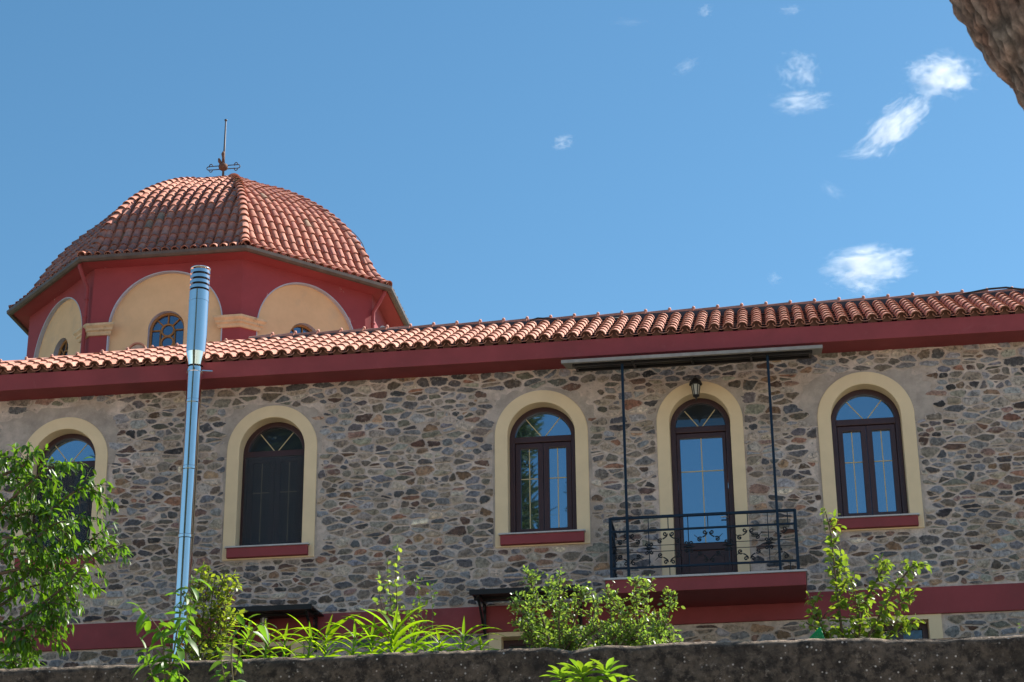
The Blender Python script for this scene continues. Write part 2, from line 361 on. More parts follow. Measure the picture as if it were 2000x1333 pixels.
PAL = [((.150, .158, .165), 26), ((.115, .125, .140), 16), ((.205, .190, .165), 22), ((.175, .150, .120), 18), ((.235, .210, .175), 11), ((.070, .068, .072), 8),
       ((.160, .088, .062), 4), ((.190, .130, .085), 7), ((.125, .085, .072), 7), ((.30, .275, .22), 3), ((.16, .165, .135), 9)]
pw = np.array([p[1] for p in PAL], float); pw /= pw.sum()
patches = []                                                                 # cement zones beside the arches, no stones there
def in_patch(x, z):
    for c, l, r_, up in ((-6.615, 1.15, .78, .18), (-3.50, .78, .76, .03), (.405, .75, .76, .03), (4.945, .95, 1.0, .05)):
        dx = x - c; k = .07 * noise.noise((x * 3, z * 3, 4))
        if -l - k * 2 < dx < r_ + k * 2 and 10.95 + k + (.25 if dx > 0 else 0) * 0 < z < 11.66 + up + k and (abs(dx) > .2 or z > 11.7):
            if abs(dx) > .5 or up > .1 or z < 11.72: return True
    return False
mb = MB()
def clip(poly, a, b, c):
    out = []; n = len(poly)
    for i in range(n):
        p, q = poly[i], poly[(i + 1) % n]; dp, dq = a * p[0] + b * p[1] - c, a * q[0] + b * q[1] - c
        if dp <= 0: out.append(p)
        if (dp < 0) != (dq < 0) and abs(dp - dq) > 1e-12:
            t = dp / (dp - dq); out.append((p[0] + (q[0] - p[0]) * t, p[1] + (q[1] - p[1]) * t))
    return out
for i in range(ns):
    u, v, r_ = sites[i]; x, z = u * ST, v
    if blocked(x, z, .03) or in_patch(x, z): continue
    d = np.hypot(sites[:, 0] - u, sites[:, 1] - v); nb = np.argsort(d)[1:22]
    poly = [(x - .42, z - .2), (x + .42, z - .2), (x + .42, z + .2), (x - .42, z + .2)]
    gap = rng.uniform(.003, .012)
    for j in nb:
        uj, vj, rj = sites[j]
        a, b = 2 * (uj - u) / ST, 2 * (vj - v); c = uj * uj + vj * vj - u * u - v * v - rj + r_
        L_ = math.hypot(a, b)
        poly = clip(poly, a, b, c - gap * L_)
        if len(poly) < 3: break
    if len(poly) < 3: continue
    ar = .5 * abs(sum(poly[k][0] * poly[(k + 1) % len(poly)][1] - poly[(k + 1) % len(poly)][0] * poly[k][1] for k in range(len(poly))))
    if ar < .0006 or (rng.random() < .05 and ar < .006): continue
    q = []; n = len(poly)                                                    # knock the corners off, then roughen the outline
    for k in range(n):
        p0, p1 = poly[k], poly[(k + 1) % n]; l_ = math.hypot(p1[0] - p0[0], p1[1] - p0[1]); c_ = min(.30, rng.uniform(.012, .030) / max(l_, 1e-4)); m_ = max(1, int(l_ / .03))
        q += [(p0[0] + (p1[0] - p0[0]) * t_, p0[1] + (p1[1] - p0[1]) * t_) for t_ in np.linspace(c_, 1 - c_, m_ + 1)]
    poly = q
    cx_ = sum(p[0] for p in poly) / len(poly); cz_ = sum(p[1] for p in poly) / len(poly)
    q = []
    for p in poly:
        rr_ = max(math.hypot(p[0] - cx_, p[1] - cz_), 1e-4)
        k = 1 + min(.35, 1.) * max(-1.2, min(.9, .020 / rr_ * 2.2 * noise.noise((p[0] * 14, p[1] * 14, i * .37)) + .007 / rr_ * noise.noise((p[0] * 55, p[1] * 55, 2.)) * 2.2))
        qx, qz = cx_ + (p[0] - cx_) * k, cz_ + (p[1] - cz_) * k
        for _ in range(12):
            if not blocked(qx, qz, .018): break
            qx, qz = qx + (cx_ - qx) * .15, qz + (cz_ - qz) * .15
        q.append((qx, min(qz, 11.995)))
    poly = q; n = len(poly)
    h = rng.uniform(.006, .022) * min(1., .45 + ar * 40); tx_, tz_ = rng.uniform(-.05, .05), rng.uniform(-.06, .06)
    col = np.array(PAL[rng.choice(len(PAL), p=pw)][0]) * (rng.uniform(.55, 1.1) if rng.random() < .30 else rng.uniform(1.1, 2.5)) * np.array([rng.uniform(1.02, 1.13), .97, rng.uniform(.88, 1.02)])
    vs = []
    for s_, hh in ((1.0, .012), (.985, -h * .55), (.90, -h), (.5, -h * 1.12)):
        for p in poly:
            px, pz = cx_ + (p[0] - cx_) * s_, cz_ + (p[1] - cz_) * s_
            rough = 0 if s_ > .97 else .006 * noise.noise((px * 22, pz * 22, i * .1))
            vs.append((px, hh + rough + ((px - cx_) * tx_ + (pz - cz_) * tz_ if s_ < 1 else 0), pz))
    vs.append((cx_, -h * 1.1, cz_))
    fs = [(k * n + e, k * n + (e + 1) % n, (k + 1) * n + (e + 1) % n, (k + 1) * n + e) for k in range(3) for e in range(n)] + [(3 * n + e, 3 * n + (e + 1) % n, 4 * n) for e in range(n)]
    mb.add(vs, fs, [(*col, al) for al in (0., .06, .38, 1.) for _ in range(n)] + [(*col, 1.)])
stones = mb.build('wall_stones', M['stone'], wall, smooth=True); stones['kind'] = 'stuff'

# cement render round the arch heads (a wobbly sheet a few mm proud of the mortar)
def patch_loop(c, l, r_, up, hw, zs):
    pts = []
    for k in range(40):
        a = PI * k / 39; ex = l if k < 20 else r_
        wob = 1 + .10 * noise.noise((k * .6, c, 3)) + .05 * noise.noise((k * 1.7, c, 8))
        px = c - math.copysign(abs(math.cos(a)) ** .62, math.cos(a)) * ex * wob; pz = zs - .1 + (hw + up + .1) * abs(math.sin(a)) ** .55 * wob
        pts.append((px, min(pz, 11.97)))
    inn = [(c + hw * .97 * math.cos(PI * k / 20), zs + hw * .97 * math.sin(PI * k / 20)) for k in range(21)]
    inn = inn[:1] + inn + inn[-1:]
    return pts + [(c + hw * .97, zs - .1)] + inn + [(c - hw * .97, zs - .1)]
for c, l, r_, up in ((-6.615, 1.12, .80, .17), (-3.50, .80, .76, .02), (.405, .76, .75, .03), (4.945, .92, .98, .03)):
    mb = MB(); mb.plate(patch_loop(c, l, r_, up, OH, SPR), -.005); mb.build('cement_patch', M['cement'], wall)
mb = MB(); mb.plate(patch_loop(DX, .72, .70, .02, DOH, DSPR), -.005); mb.build('cement_patch', M['cement'], wall)
for c in WINS:                                                               # narrow cement joints down both sides
    for s_ in (-1, 1):
        xa = c + s_ * (OH - .02)
        e = [(xa + s_ * (.055 + .03 * noise.noise((z * 3, c, s_))), z) for z in np.arange(9.40, 11.0, .1)]
        mb = MB(); mb.plate([(xa, 9.40)] + e + [(xa, 10.9)], -.004); mb.build('cement_joint', M['cement'], wall)

# red string course
mb = MB(); mb.box((WX0 - .03, -.045, 8.18), (WX1, -.0, 8.545)); mb.build('string_course', M['red'], house, bevel=.008)
# eaves: fascia box with soffit
mb = MB(); mb.box((WX0 - .42, -.440, 11.990), (WX1 + .3, .05, 12.242)); mb.build('eaves_fascia', M['red'], house, bevel=.006)

# ------------------------------------------------------------------ windows
def window(c, screen):
    o = arch(c, IH, 9.54, SPR); i = arch(c, IH - .075, 9.615, SPR)
    mb = MB(); mb.ring(o, i, .19, .27)
    gi = arch(c, IH - .055, 9.60, SPR)
    mb.box((c - IH + .07, .185, 10.965), (c + IH - .07, .262, 11.055))        # transom
    f = mb.build('window', M['frame'], house, bevel=.008)
    mb = MB(); mb.ring(arch(c, OH, 9.375, SPR), arch(c, IH, 9.54, SPR), -.022, 0, yo=.02, yi=.30); mb.build('surround', M['beige'], f, bevel=.010)
    mb = MB(); mb.plate(arch(c, IH - .03, 11.02, SPR), .245); mb.build('fanlight_glass', M['glass'] if screen < 2 else M['glass_dark'], f)
    mb = MB(); mb.plate([(c - IH + .03, 9.57), (c - IH + .03, 11.015), (c + IH - .03, 11.015), (c + IH - .03, 9.57)], .246); mb.build('glass', M['glass_dark'] if screen else M['glass'], f)
    for s_ in (-1, 1):
        x0, x1 = (c - IH + .078, c - .002) if s_ < 0 else (c + .002, c + IH - .078)
        out = [(x0, 9.618), (x0, 10.962), (x1, 10.962), (x1, 9.618)]; b = .078
        inn = [(x0 + b, 9.618 + b), (x0 + b, 10.962 - b), (x1 - b, 10.962 - b), (x1 - b, 9.618 + b)]
        if s_ > 0: out, inn = out, inn
        mb = MB(); mb.ring(out, inn, .205, .243); mb.build('casement', M['frame'], f, bevel=.010)
    mb = MB()
    for s_ in (-1, 1):
        xc = c + s_ * (IH - .076) / 2 - .0
        mb.box((xc - .007, .2405, 9.69), (xc + .007, .2465, 10.89)); mb.box((xc - .13, .2395, 10.43), (xc + .13, .2475, 10.444))
        mb.bar((c + s_ * .015, .2430, 11.05), (c + s_ * .255, .2430, 11.05 + .30), .013, .006, Vector((0, 1, 0)))
    mb.build('glazing_bars', M['muntin'], f)
    mb = MB(); mb.box((c - .585, -.095, 9.395), (c + .585, .20, 9.535)); s = mb.build('sill', M['red'], f, bevel=.008)
    mb = MB(); mb.box((c - .605, -.115, 9.536), (c + .605, .20, 9.556)); mb.build('sill_slab', M['metal_edge'], f)
    if screen:
        mb = MB(); mb.box((c - IH + .05, .150, 9.59), (c + IH - .05, .153, 10.955)); mb.build('insect_screen', M['screen'], f)
    return f
for c, s_ in zip(WINS, (1, 2, 0, 0)): window(c, s_)

# ------------------------------------------------------------------ balcony door
mb = MB(); mb.ring(arch(DX, DIH, 8.61, DSPR), arch(DX, DIH - .075, 8.66, DSPR), .19, .27)
mb.box((DX - DIH + .07, .185, 10.985), (DX + DIH - .07, .262, 11.075))
door = mb.build('balcony_door', M['frame'], house, bevel=.008)
mb = MB(); mb.ring(arch(DX, DOH, 8.58, DSPR), arch(DX, DIH, 8.60, DSPR), -.022, 0, yo=.02, yi=.30); mb.build('surround', M['beige'], door, bevel=.010)
x0, x1, zb, zt = DX - DIH + .078, DX + DIH - .078, 8.64, 10.98
mb = MB(); mb.ring([(x0, zb), (x0, zt), (x1, zt), (x1, zb)], [(x0 + .05, zb + .09), (x0 + .05, zt - .07), (x1 - .05, zt - .07), (x1 - .05, zb + .09)], .205, .243)
mb.box((x0 + .048, .208, 9.27), (x1 - .048, .243, 9.38)); mb.build('door_leaf', M['frame'], door, bevel=.008)
mb = MB(); mb.box((x0 + .045, .228, zb + .08), (x1 - .045, .25, 9.275)); mb.box((x0 + .10, .218, zb + .14), (x1 - .10, .23, 9.21)); mb.build('door_panel', M['frame'], door, bevel=.006)
mb = MB(); mb.plate([(x0 + .04, 9.37), (x0 + .04, zt - .06), (x1 - .04, zt - .06), (x1 - .04, 9.37)], .240); mb.build('glass', M['glass'], door)
mb = MB(); mb.plate(arch(DX, DIH - .03, 11.06, DSPR), .245); mb.build('fanlight_glass', M['glass_dark'], door)
mb = MB(); mb.box((DX - .007, .2355, 9.375), (DX + .007, .2415, zt - .065)); mb.box((x0 + .045, .2345, 10.415), (x1 - .045, .2425, 10.429))
for s_ in (-1, 1): mb.bar((DX + s_ * .015, .243, 11.07), (DX + s_ * .215, .243, 11.33), .013, .006, Vector((0, 1, 0)))
mb.build('glazing_bars', M['muntin'], door)
mb = MB(); mb.tube([(x1 - .03, .205, 9.72), (x1 - .03, .165, 9.72), (x1 - .12, .160, 9.72)], .010, 8); mb.build('door_handle', M['metal_edge'], door, smooth=True)

# ------------------------------------------------------------------ balcony
SX0, SX1, SY = 1.34, 3.965, -.95
mb = MB(); mb.box((SX0, SY, 8.405), (SX1, -.046, 8.585)); slab = mb.build('balcony', M['red'], house, bevel=.006)
mb = MB(); mb.box((SX0 - .02, SY - .02, 8.586), (SX1 + .02, 0, 8.612)); mb.build('slab_edge', M['metal_edge'], slab)
RX0, RX1, RY = 1.42, 3.875, -.87
mb = MB(); sc = MB()
def spiral(mbx, cx, cz, r0, a0, turns, sgn, y, r1=.006, tail=None, ax='x'):
    pts = []
    n = int(14 * turns) + 4
    for k in range(n + 1):
        t = k / n; rr = r1 + (r0 - r1) * t; a = a0 + sgn * 2 * PI * turns * (t - 1)
        pts.append((cx + rr * math.cos(a), cz + rr * math.sin(a)))
    if tail: pts += tail
    mbx.tube([(p[0], y, p[1]) if ax == 'x' else (y, p[0], p[1]) for p in pts], .0092, 5)
def scroll_set(h, y, zt_, zb_, ax='x', sides=(-1, 1)):
    """scrolls hung left and right of a half bar: C scrolls from each rail to the middle"""
    zm = (zt_ + zb_) / 2
    for sx in sides:
        for sz, zr in ((1, zt_), (-1, zb_)):
            ca, cb = (h + sx * .045, zr - sz * .045), (h + sx * .115, zm + sz * .095)
            spiral(sc, ca[0], ca[1], .030, (PI if sx > 0 else 0), 1.15, -sx * sz, y, tail=None, ax=ax)
            mid = [(h + sx * .015, zr - sz * .045), (h + sx * .022, zr - sz * .075), (h + sx * .050, zr - sz * .10), (h + sx * .078, zm + sz * .125)]
            sc.tube([(p[0], y, p[1]) if ax == 'x' else (y, p[0], p[1]) for p in mid], .0092, 5)
            spiral(sc, cb[0], cb[1], .036, (.75 * PI if sx > 0 else .25 * PI) * sz, 1.2, sx * sz, y, ax=ax)
            p0, p1 = (cb[0] - sx * .005, cb[1] - sz * .005), (cb[0] + sx * .075, cb[1] + sz * .070)
            pp = [(p[0], y, p[1]) if ax == 'x' else (y, p[0], p[1]) for p in (p0, p1)]
            sc.tube(pp, [.008, .003], 5)
ZT, Z2, ZL = 9.45, 9.265, 8.76
for a, b in (((RX0, RY), (RX1, RY)), ((RX0, RY), (RX0, -.02)), ((RX1, RY), (RX1, -.02))):
    mb.bar((*a, ZT), (*b, ZT), .04, .035); mb.bar((*a, Z2), (*b, Z2), .028, .026); mb.bar((*a, ZL), (*b, ZL), .028, .028)
for x in (RX0, RX1): mb.bar((x, RY, 8.61), (x, RY, ZT - .0), .04, .04)
full = [1.93, 2.457, 2.985, 3.512]; half = [1.665, 2.193, 2.721, 3.248, 3.775]
for x in full: mb.bar((x, RY, ZL), (x, RY, ZT - .02), .012, .012)
for x in half:
    mb.bar((x, RY, Z2), (x, RY, ZT - .02), .012, .012); mb.bar((x, RY, 8.61), (x, RY, ZL), .012, .012)
    scroll_set(x, RY, Z2 - .012, ZL + .012, sides=(-1, 1) if x < 3.7 else (-1,))
zm = (Z2 + ZL) / 2
for dz in (.042, -.042):
    sc.tube([(RX0, RY, zm + dz), (RX1, RY, zm + dz)], .005, 5)
for x in full:
    sc.add([(x - .095, RY, zm), (x, RY - .02, zm + .024), (x + .095, RY, zm), (x, RY - .02, zm - .024), (x, RY + .02, zm)], [(0, 1, 3), (1, 2, 3), (0, 4, 1), (1, 4, 2), (2, 4, 3), (3, 4, 0)])
    for sx in (-1, 1): spiral(sc, x + sx * .035, zm + .055, .026, -PI / 2, 1.1, sx, RY); spiral(sc, x + sx * .035, zm - .055, .026, PI / 2, 1.1, -sx, RY)
for xs_ in (RX0, RX1):
    for yy in (-.72, -.58, -.44, -.30, -.16):
        mb.bar((xs_, yy, ZL), (xs_, yy, ZT - .02), .012, .012)
    for yy in (-.65, -.37, -.10): scroll_set(yy, xs_, Z2 - .012, ZL + .012, ax='y')
    for dz in (.042, -.042): sc.tube([(xs_, RY, zm + dz), (xs_, -.02, zm + dz)], .005, 5)
rl = mb.build('railing', M['rail'], slab, bevel=.003)
sc.build('railing_scrolls', M['scroll'], slab, smooth=True)
for x in (1.650, 3.642):
    mb = MB(); mb.bar((x, -.905, 8.612), (x, -.905, 11.655), .036, .036); mb.box((x - .03, -.935, 8.612), (x + .03, -.875, 8.622)); mb.build('canopy_post', M['rail'], slab, bevel=.004)
mb = MB(); CX0, CX1 = .82, 4.39
def prof_sweep(mbx, prof, x0, x1):
    n = len(prof)
    mbx.add([(x, y, z) for x in (x0, x1) for y, z in prof], [(k, (k + 1) % n, n + (k + 1) % n, n + k) for k in range(n)] + [tuple(range(n)), tuple(reversed(range(n, 2 * n)))])
prof_sweep(mb, [(-1.0, 11.69), (-.30, 11.862), (-.30, 11.877), (-1.0, 11.705)], CX0, CX1)
prof_sweep(mb, [(-1.045, 11.665), (-1.0, 11.665), (-1.0, 11.712), (-1.045, 11.712)], CX0, CX1)
cn = mb.build('canopy', M['canopy'], slab)
mb = MB(); mb.bar((CX0 + .14, -.905, 11.672), (CX1 - .14, -.905, 11.672), .05, .035); mb.bar((CX0 + .14, -.60, 11.765), (CX1 - .14, -.60, 11.765), .03, .03); mb.bar((CX0 + .14, -.32, 11.83), (CX1 - .14, -.32, 11.83), .04, .04)
for x in np.linspace(CX0 + .16, CX1 - .16, 5): mb.bar((x, -.96, 11.675), (x, -.32, 11.832), .03, .03); mb.bar((x, -.34, 11.83), (x, -.34, 11.99), .03, .03)
mb.build('canopy_frame', M['black'], slab)

# ------------------------------------------------------------------ lower doorways and glass awnings
for a, b in low:
    mb = MB(); mb.ring([(a + .17, 5.5), (a + .17, 8.115), (b - .17, 8.115), (b - .17, 5.5)], [(a + .25, 5.55), (a + .25, 8.04), (b - .25, 8.04), (b - .25, 5.55)], .20, .27)
    m_ = (a + b) / 2; mb.box((m_ - .05, .205, 5.55), (m_ + .05, .25, 8.04)); d = mb.build('doorway', M['frame'], house, bevel=.006)
    mb = MB(); mb.ring([(a, 5.5), (a, 8.178), (b, 8.178), (b, 5.5)], [(a + .17, 5.5), (a + .17, 8.115), (b - .17, 8.115), (b - .17, 5.5)], -.022, 0, yo=.02, yi=.3); mb.build('surround', M['beige'], d)
    mb = MB(); mb.plate([(a + .24, 5.54), (a + .24, 8.05), (b - .24, 8.05), (b - .24, 5.54)], .245); mb.build('glass', M['glass_dark'], d)
def awning(x0, x1, zw, zf, dep):
    mb = MB(); prof_sweep(mb, [(-dep, zf), (-.046, zw), (-.046, zw + .018), (-dep, zf + .018)], x0, x1)
    a = mb.build('awning', M['black'], house)
    for x in (x0 + .1, x1 - .1):
        mb = MB(); zz = zw - .03
        mb.bar((x, -dep + .04, zf - .02), (x, -.046, zz), .035, .035); mb.bar((x, -.065, zz), (x, -.065, zw - .50), .035, .03)
        mb.bar((x, -dep + .10, zf - .02), (x, -.065, zw - .46), .03, .03)
        mb.tube([(x, -.16 + .07 * math.cos(t), zw - .12 + .07 * math.sin(t)) for t in np.linspace(0, 2 * PI, 13)], .010, 5)
        mb.build('awning_bracket', M['black'], a)
    mb = MB(); mb.bar((x0, -dep, zf + .0), (x1, -dep, zf + .0), .03, .07); mb.bar((x0, -dep * .5, (zf + zw) / 2 - .02), (x1, -dep * .5, (zf + zw) / 2 - .02), .03, .03); mb.build('awning_edge', M['black'], a)
awning(-3.92, -2.66, 8.50, 8.455, .78)
awning(-.50, 1.02, 8.60, 8.545, .80)

# ------------------------------------------------------------------ roof of the house
TS = math.tan(R(28)); EY, EZ = -.47, 12.230; SLP = 2.32                         # eave line and length of slope
cS, sS = math.cos(R(28)), math.sin(R(28))
RYy, RZ = EY + SLP * cS, EZ + SLP * sS
UPS = Vector((0, cS, sS)); NRM = Vector((0, -sS, cS))
def roof_pt(px, py):
    d = at(px, py, 0) - CAM; n = NRM; o = Vector((0, EY, EZ)); return CAM + d * ((o - CAM).dot(n) / d.dot(n))
HA, HB = Vector((-4.35, RYy, RZ)), Vector((-9.95, EY, EZ))                     # hip line from ridge down to the corner
def tilecol(dome=False):
    b = random.choice([(.46, .205, .142), (.49, .225, .16), (.43, .18, .125), (.50, .245, .18), (.45, .195, .14)] if not dome else
                      [(.46, .190, .130), (.49, .21, .145), (.43, .175, .12), (.50, .225, .16), (.42, .17, .125), (.45, .195, .135)])
    k = random.uniform(.90, 1.10)
    if dome and random.random() < .02: b = (.33, .21, .14)
    return (b[0] * k, b[1] * k, b[2] * k)
def barrel(mbx, pl, pu, x, nl, nu, rl, ru, col, up=True, n=7, thick=.014, lift=.018):
    """one clay tile: half barrel (or, up=False, a pan) from its low end pl to its upper end pu"""
    vs = []
    for p, nn, r_, lf in ((pl, nl, rl, lift), (pu, nu, ru, 0)):
        for t_ in (0, thick):
            for k in range(n):
                a = PI * k / (n - 1)
                if up: q = p + nn * (lf + (r_ - t_) * .92 * math.sin(a)) - x * ((r_ - t_) * math.cos(a))
                else: q = p + nn * (lf + .052 - (r_ - t_) * .62 * math.sin(a)) - x * ((r_ - t_) * math.cos(a))
                vs.append(q)
    f = []
    for k in range(n - 1):
        f += [(k, k + 1, 2 * n + k + 1, 2 * n + k), (n + k + 1, n + k, k, k + 1)]
    mbx.add(vs, f, col)
roof = MB()
PITCHT = .2; ROW = SLP / 7
for ci in range(int((WX1 + 10.2) / PITCHT)):
    x = -9.9 + ci * PITCHT + .02
    # how far up the slope this column runs before it meets the hip
    lim = SLP if x > HA.x else SLP * (x - HB.x) / (HA.x - HB.x)
    for r_ in range(7):
        s0 = r_ * ROW; s1 = min((r_ + 1) * ROW + .05, lim)
        if s0 > lim - .08: break
        for up in (True, False):
            o = Vector((x + (0 if up else PITCHT / 2) + random.uniform(-.004, .004), EY, EZ)) + NRM * ((.035 if up else 0.) + random.uniform(-.003, .003))
            ex = random.uniform(-.012, .012) - (.0 if up else -.02)
            if up and r_ == 0:
                pc = o + UPS * .085; roof.add([pc + NRM * (.016 + .062 * math.sin(PI * k / 6)) - Vector((.068 * math.cos(PI * k / 6), 0, 0)) for k in range(7)] + [pc + Vector((.06, 0, 0)) - NRM * .05, pc - Vector((.06, 0, 0)) - NRM * .05], [tuple(range(9))], (.17, .082, .06))
            barrel(roof, o + UPS * (s0 + ex), o + UPS * s1, Vector((1, 0, 0)), NRM, NRM, .080 if up else .082, .070 if up else .086, tilecol(), up)
rf = roof.build('roof', M['tile'], house, smooth=False, fixn=False)
for p_ in rf.data.polygons: p_.use_smooth = True
mb = MB()                                                                       # boarding under the tiles, back slope and hip end
E0 = Vector((HB.x, EY + .03, EZ - .012)); E1 = Vector((WX1 + .4, EY + .03, EZ - .012)); d_ = NRM * -.012
mb.add([E0, E1, Vector((WX1 + .4, RYy, RZ)) + d_, HA + d_], [(0, 1, 2, 3)])
mb.add([HA + d_, Vector((WX1 + .4, RYy, RZ)) + d_, Vector((WX1 + .4, 6.4, EZ)), Vector((HB.x, 6.4, EZ))], [(0, 1, 2, 3)])
mb.add([E0, HA + d_, Vector((HB.x, 6.4, EZ))], [(0, 1, 2)])
mb.c = [(.36, .15, .10)] * len(mb.v); mb.build('roof_deck', M['tile'], house, fixn=False)
def ridge_run(mbx, a, b, step, r_, nn, lip=.012):
    d = (b - a); L_ = d.length; d.normalize(); x = d.cross(nn).normalized(); k = 0; s = 0.
    while s < L_ - .05:
        e = min(s + step + .03, L_)
        barrel(mbx, a + d * s, a + d * e, x, nn, nn, r_, r_ - .012, tilecol(), True, 9, .016, .006)
        mbx.tube([a + d * (s + .0) + nn * (r_ * .92) - x * .035, a + d * (s + .0) + nn * (r_ * .92 + .024), a + d * (s + .0) + nn * (r_ * .92) + x * .028], [.019, .027, .019], 6, col=(.50, .24, .18))
        s += step
mb = MB(); ridge_run(mb, Vector((WX1 + .3, RYy + .0, RZ + .05)), HA + Vector((0, 0, .05)), .365, .105, Vector((0, 0, 1)))
hn = (Vector((0, 0, 1)) + Vector((-.2, 0, 0))).normalized()
ridge_run(mb, HB + Vector((0, 0, .05)), HA + Vector((0, 0, .02)), .38, .088, hn)
rg = mb.build('ridge_tiles', M['tile'], house, fixn=False, smooth=True)
mb = MB(); mb.add([(HA.x, RYy - .17, RZ - .12), (WX1 + .3, RYy - .17, RZ - .12), (WX1 + .3, RYy - .10, RZ + .075), (HA.x, RYy - .10, RZ + .075)], [(0, 1, 2, 3)])
mb.build('ridge_roll', M['felt'], house, fixn=False)
# end of the ridge of the rear wing, showing over the hip
pe = at(267, 684, 3.2); mb = MB()
barrel(mb, pe, pe + Vector((0, 2.6, 0)), Vector((1, 0, 0)), Vector((0, 0, 1)), Vector((0, 0, 1)), .155, .15, (.45, .22, .15), True, 11, .03, 0)
mb.add([pe + Vector((-.125 * math.cos(PI * k / 10), .03, .125 * .92 * math.sin(PI * k / 10))) for k in range(11)], [tuple(range(11))], (.42, .36, .30))
for s_ in (-1, 1):
    for k in range(3):
        q = pe + Vector((s_ * (.17 + k * .19), .02, -.05 - k * .10)); barrel(mb, q, q + Vector((0, 2.4, 0)), Vector((1, 0, 0)), Vector((0, 0, 1)), Vector((0, 0, 1)), .085, .08, tilecol(), True, 7, .02, 0)
mb.add([pe + Vector((-.75, .05, -.45)), pe + Vector((.75, .05, -.45)), pe + Vector((.12, .05, .02)), pe + Vector((-.12, .05, .02)),
        pe + Vector((-.75, 2.3, -.45)), pe + Vector((.75, 2.3, -.45)), pe + Vector((.12, 2.3, .02)), pe + Vector((-.12, 2.3, .02))], [(0, 1, 2, 3), (0, 3, 7, 4), (1, 2, 6, 5)], (.40, .18, .12))
mb.build('rear_ridge', M['tile'], house, fixn=False, smooth=False)
base_at(house, (0, 0, 5.5))

# ================================================================== flue pipe
flue = thing('flue_pipe', 'tall shiny steel flue pipe standing in front of the stone facade', 'chimney pipe')
FX, FY = -4.505, -.665; mb = MB()
zz = [5.55] + list(np.arange(6.55, 12.0, 1.0)) + [12.10]
for z0_, z1_ in zip(zz, zz[1:]): mb.lathe((FX, FY, 0), [(.108, z0_ + .028), (.108, z1_ - .028)], 40, cap=False)
lower_ = mb
for z in zz[1:-1]:
    mb2 = MB(); mb2.lathe((FX, FY, 0), [(.109, z - .030), (.115, z - .020), (.115, z + .020), (.109, z + .030)], 40); mb2.build('pipe_joint', M['steel'], flue, bevel=.003)
mb = lower_
mb.build('lower_pipe', M['steel'], flue, smooth=True)
mb = MB(); mb.lathe((FX, FY, 0), [(.109, 12.101), (.142, 12.30)], 40, cap=False); mb.lathe((FX, FY, 0), [(.142, 12.301), (.142, 13.10)], 40, cap=False); mb.lathe((FX, FY, 0), [(.146, 13.10), (.146, 13.13)], 40, cap=False); mb.lathe((FX, FY, 0), [(.142, 13.13), (.142, 13.26)], 40, cap=False); mb.build('upper_pipe', M['steel'], flue, smooth=True)
mb = MB(); mb.lathe((FX, FY, 0), [(.112, 13.25), (.112, 13.60)], 24)
mb.build('vent_core', M['black'], flue, smooth=False)
mb = MB()
for k in range(4):
    z = 13.285 + k * .083; mb.lathe((FX, FY, 0), [(.120, z), (.145, z + .004)], 40, cap=False); mb.lathe((FX, FY, 0), [(.145, z + .004), (.142, z + .055)], 40, cap=False)
mb.lathe((FX, FY, 0), [(.146, 13.612), (.146, 13.632), (.05, 13.642)], 32); mb.build('vent_cowl', M['steel'], flue, smooth=True)
mb = MB(); mb.lathe((FX, FY, 0), [(.117, 12.0), (.117, 12.04)], 24); mb.bar((FX + .10, FY - .02, 12.02), (FX + .25, FY + .03, 12.02), .025, .012); mb.bar((FX, FY + .1, 12.02), (FX, -.40, 12.02), .03, .03)
mb.build('pipe_clamp', M['steel'], flue)
base_at(flue, (FX, FY, 5.52))

# ================================================================== church drum and dome
church = thing('church_dome', 'red octagonal church drum with yellow blind arches and a terracotta tiled dome', 'church')
DC = Vector((-7.08, 9., 0)); AP = 3.385; T22 = math.tan(PI / 8)
def facet(k):
    a = k * PI / 4; n = Vector((math.sin(a), -math.cos(a), 0)); t = Vector((math.cos(a), math.sin(a), 0)); return n, t
HWF = AP * T22; AH, ASP, ATOP = 1.05, 15.50, 16.55
mb = MB(); rv = MB()
def frect(loop_xz, n, t, dist): return [DC + n * dist + t * p[0] + Vector((0, 0, p[1])) for p in loop_xz]
for k in range(8):
    n, t = facet(k)
    a_ = arch(0, AH, 11.0, ASP, 36); outer = [(-HWF, 5.5), (HWF, 5.5), (HWF, 16.80), (-HWF, 16.80)]
    tri = tessellate_polygon([[Vector((p[0], p[1], 0)) for p in outer], [Vector((p[0], p[1], 0)) for p in a_]])
    fl = outer + a_; mb.add(frect(fl, n, t, AP), [tuple(q) for q in tri])
drum = mb.build('drum', M['red_dome'], church, fixn=False)
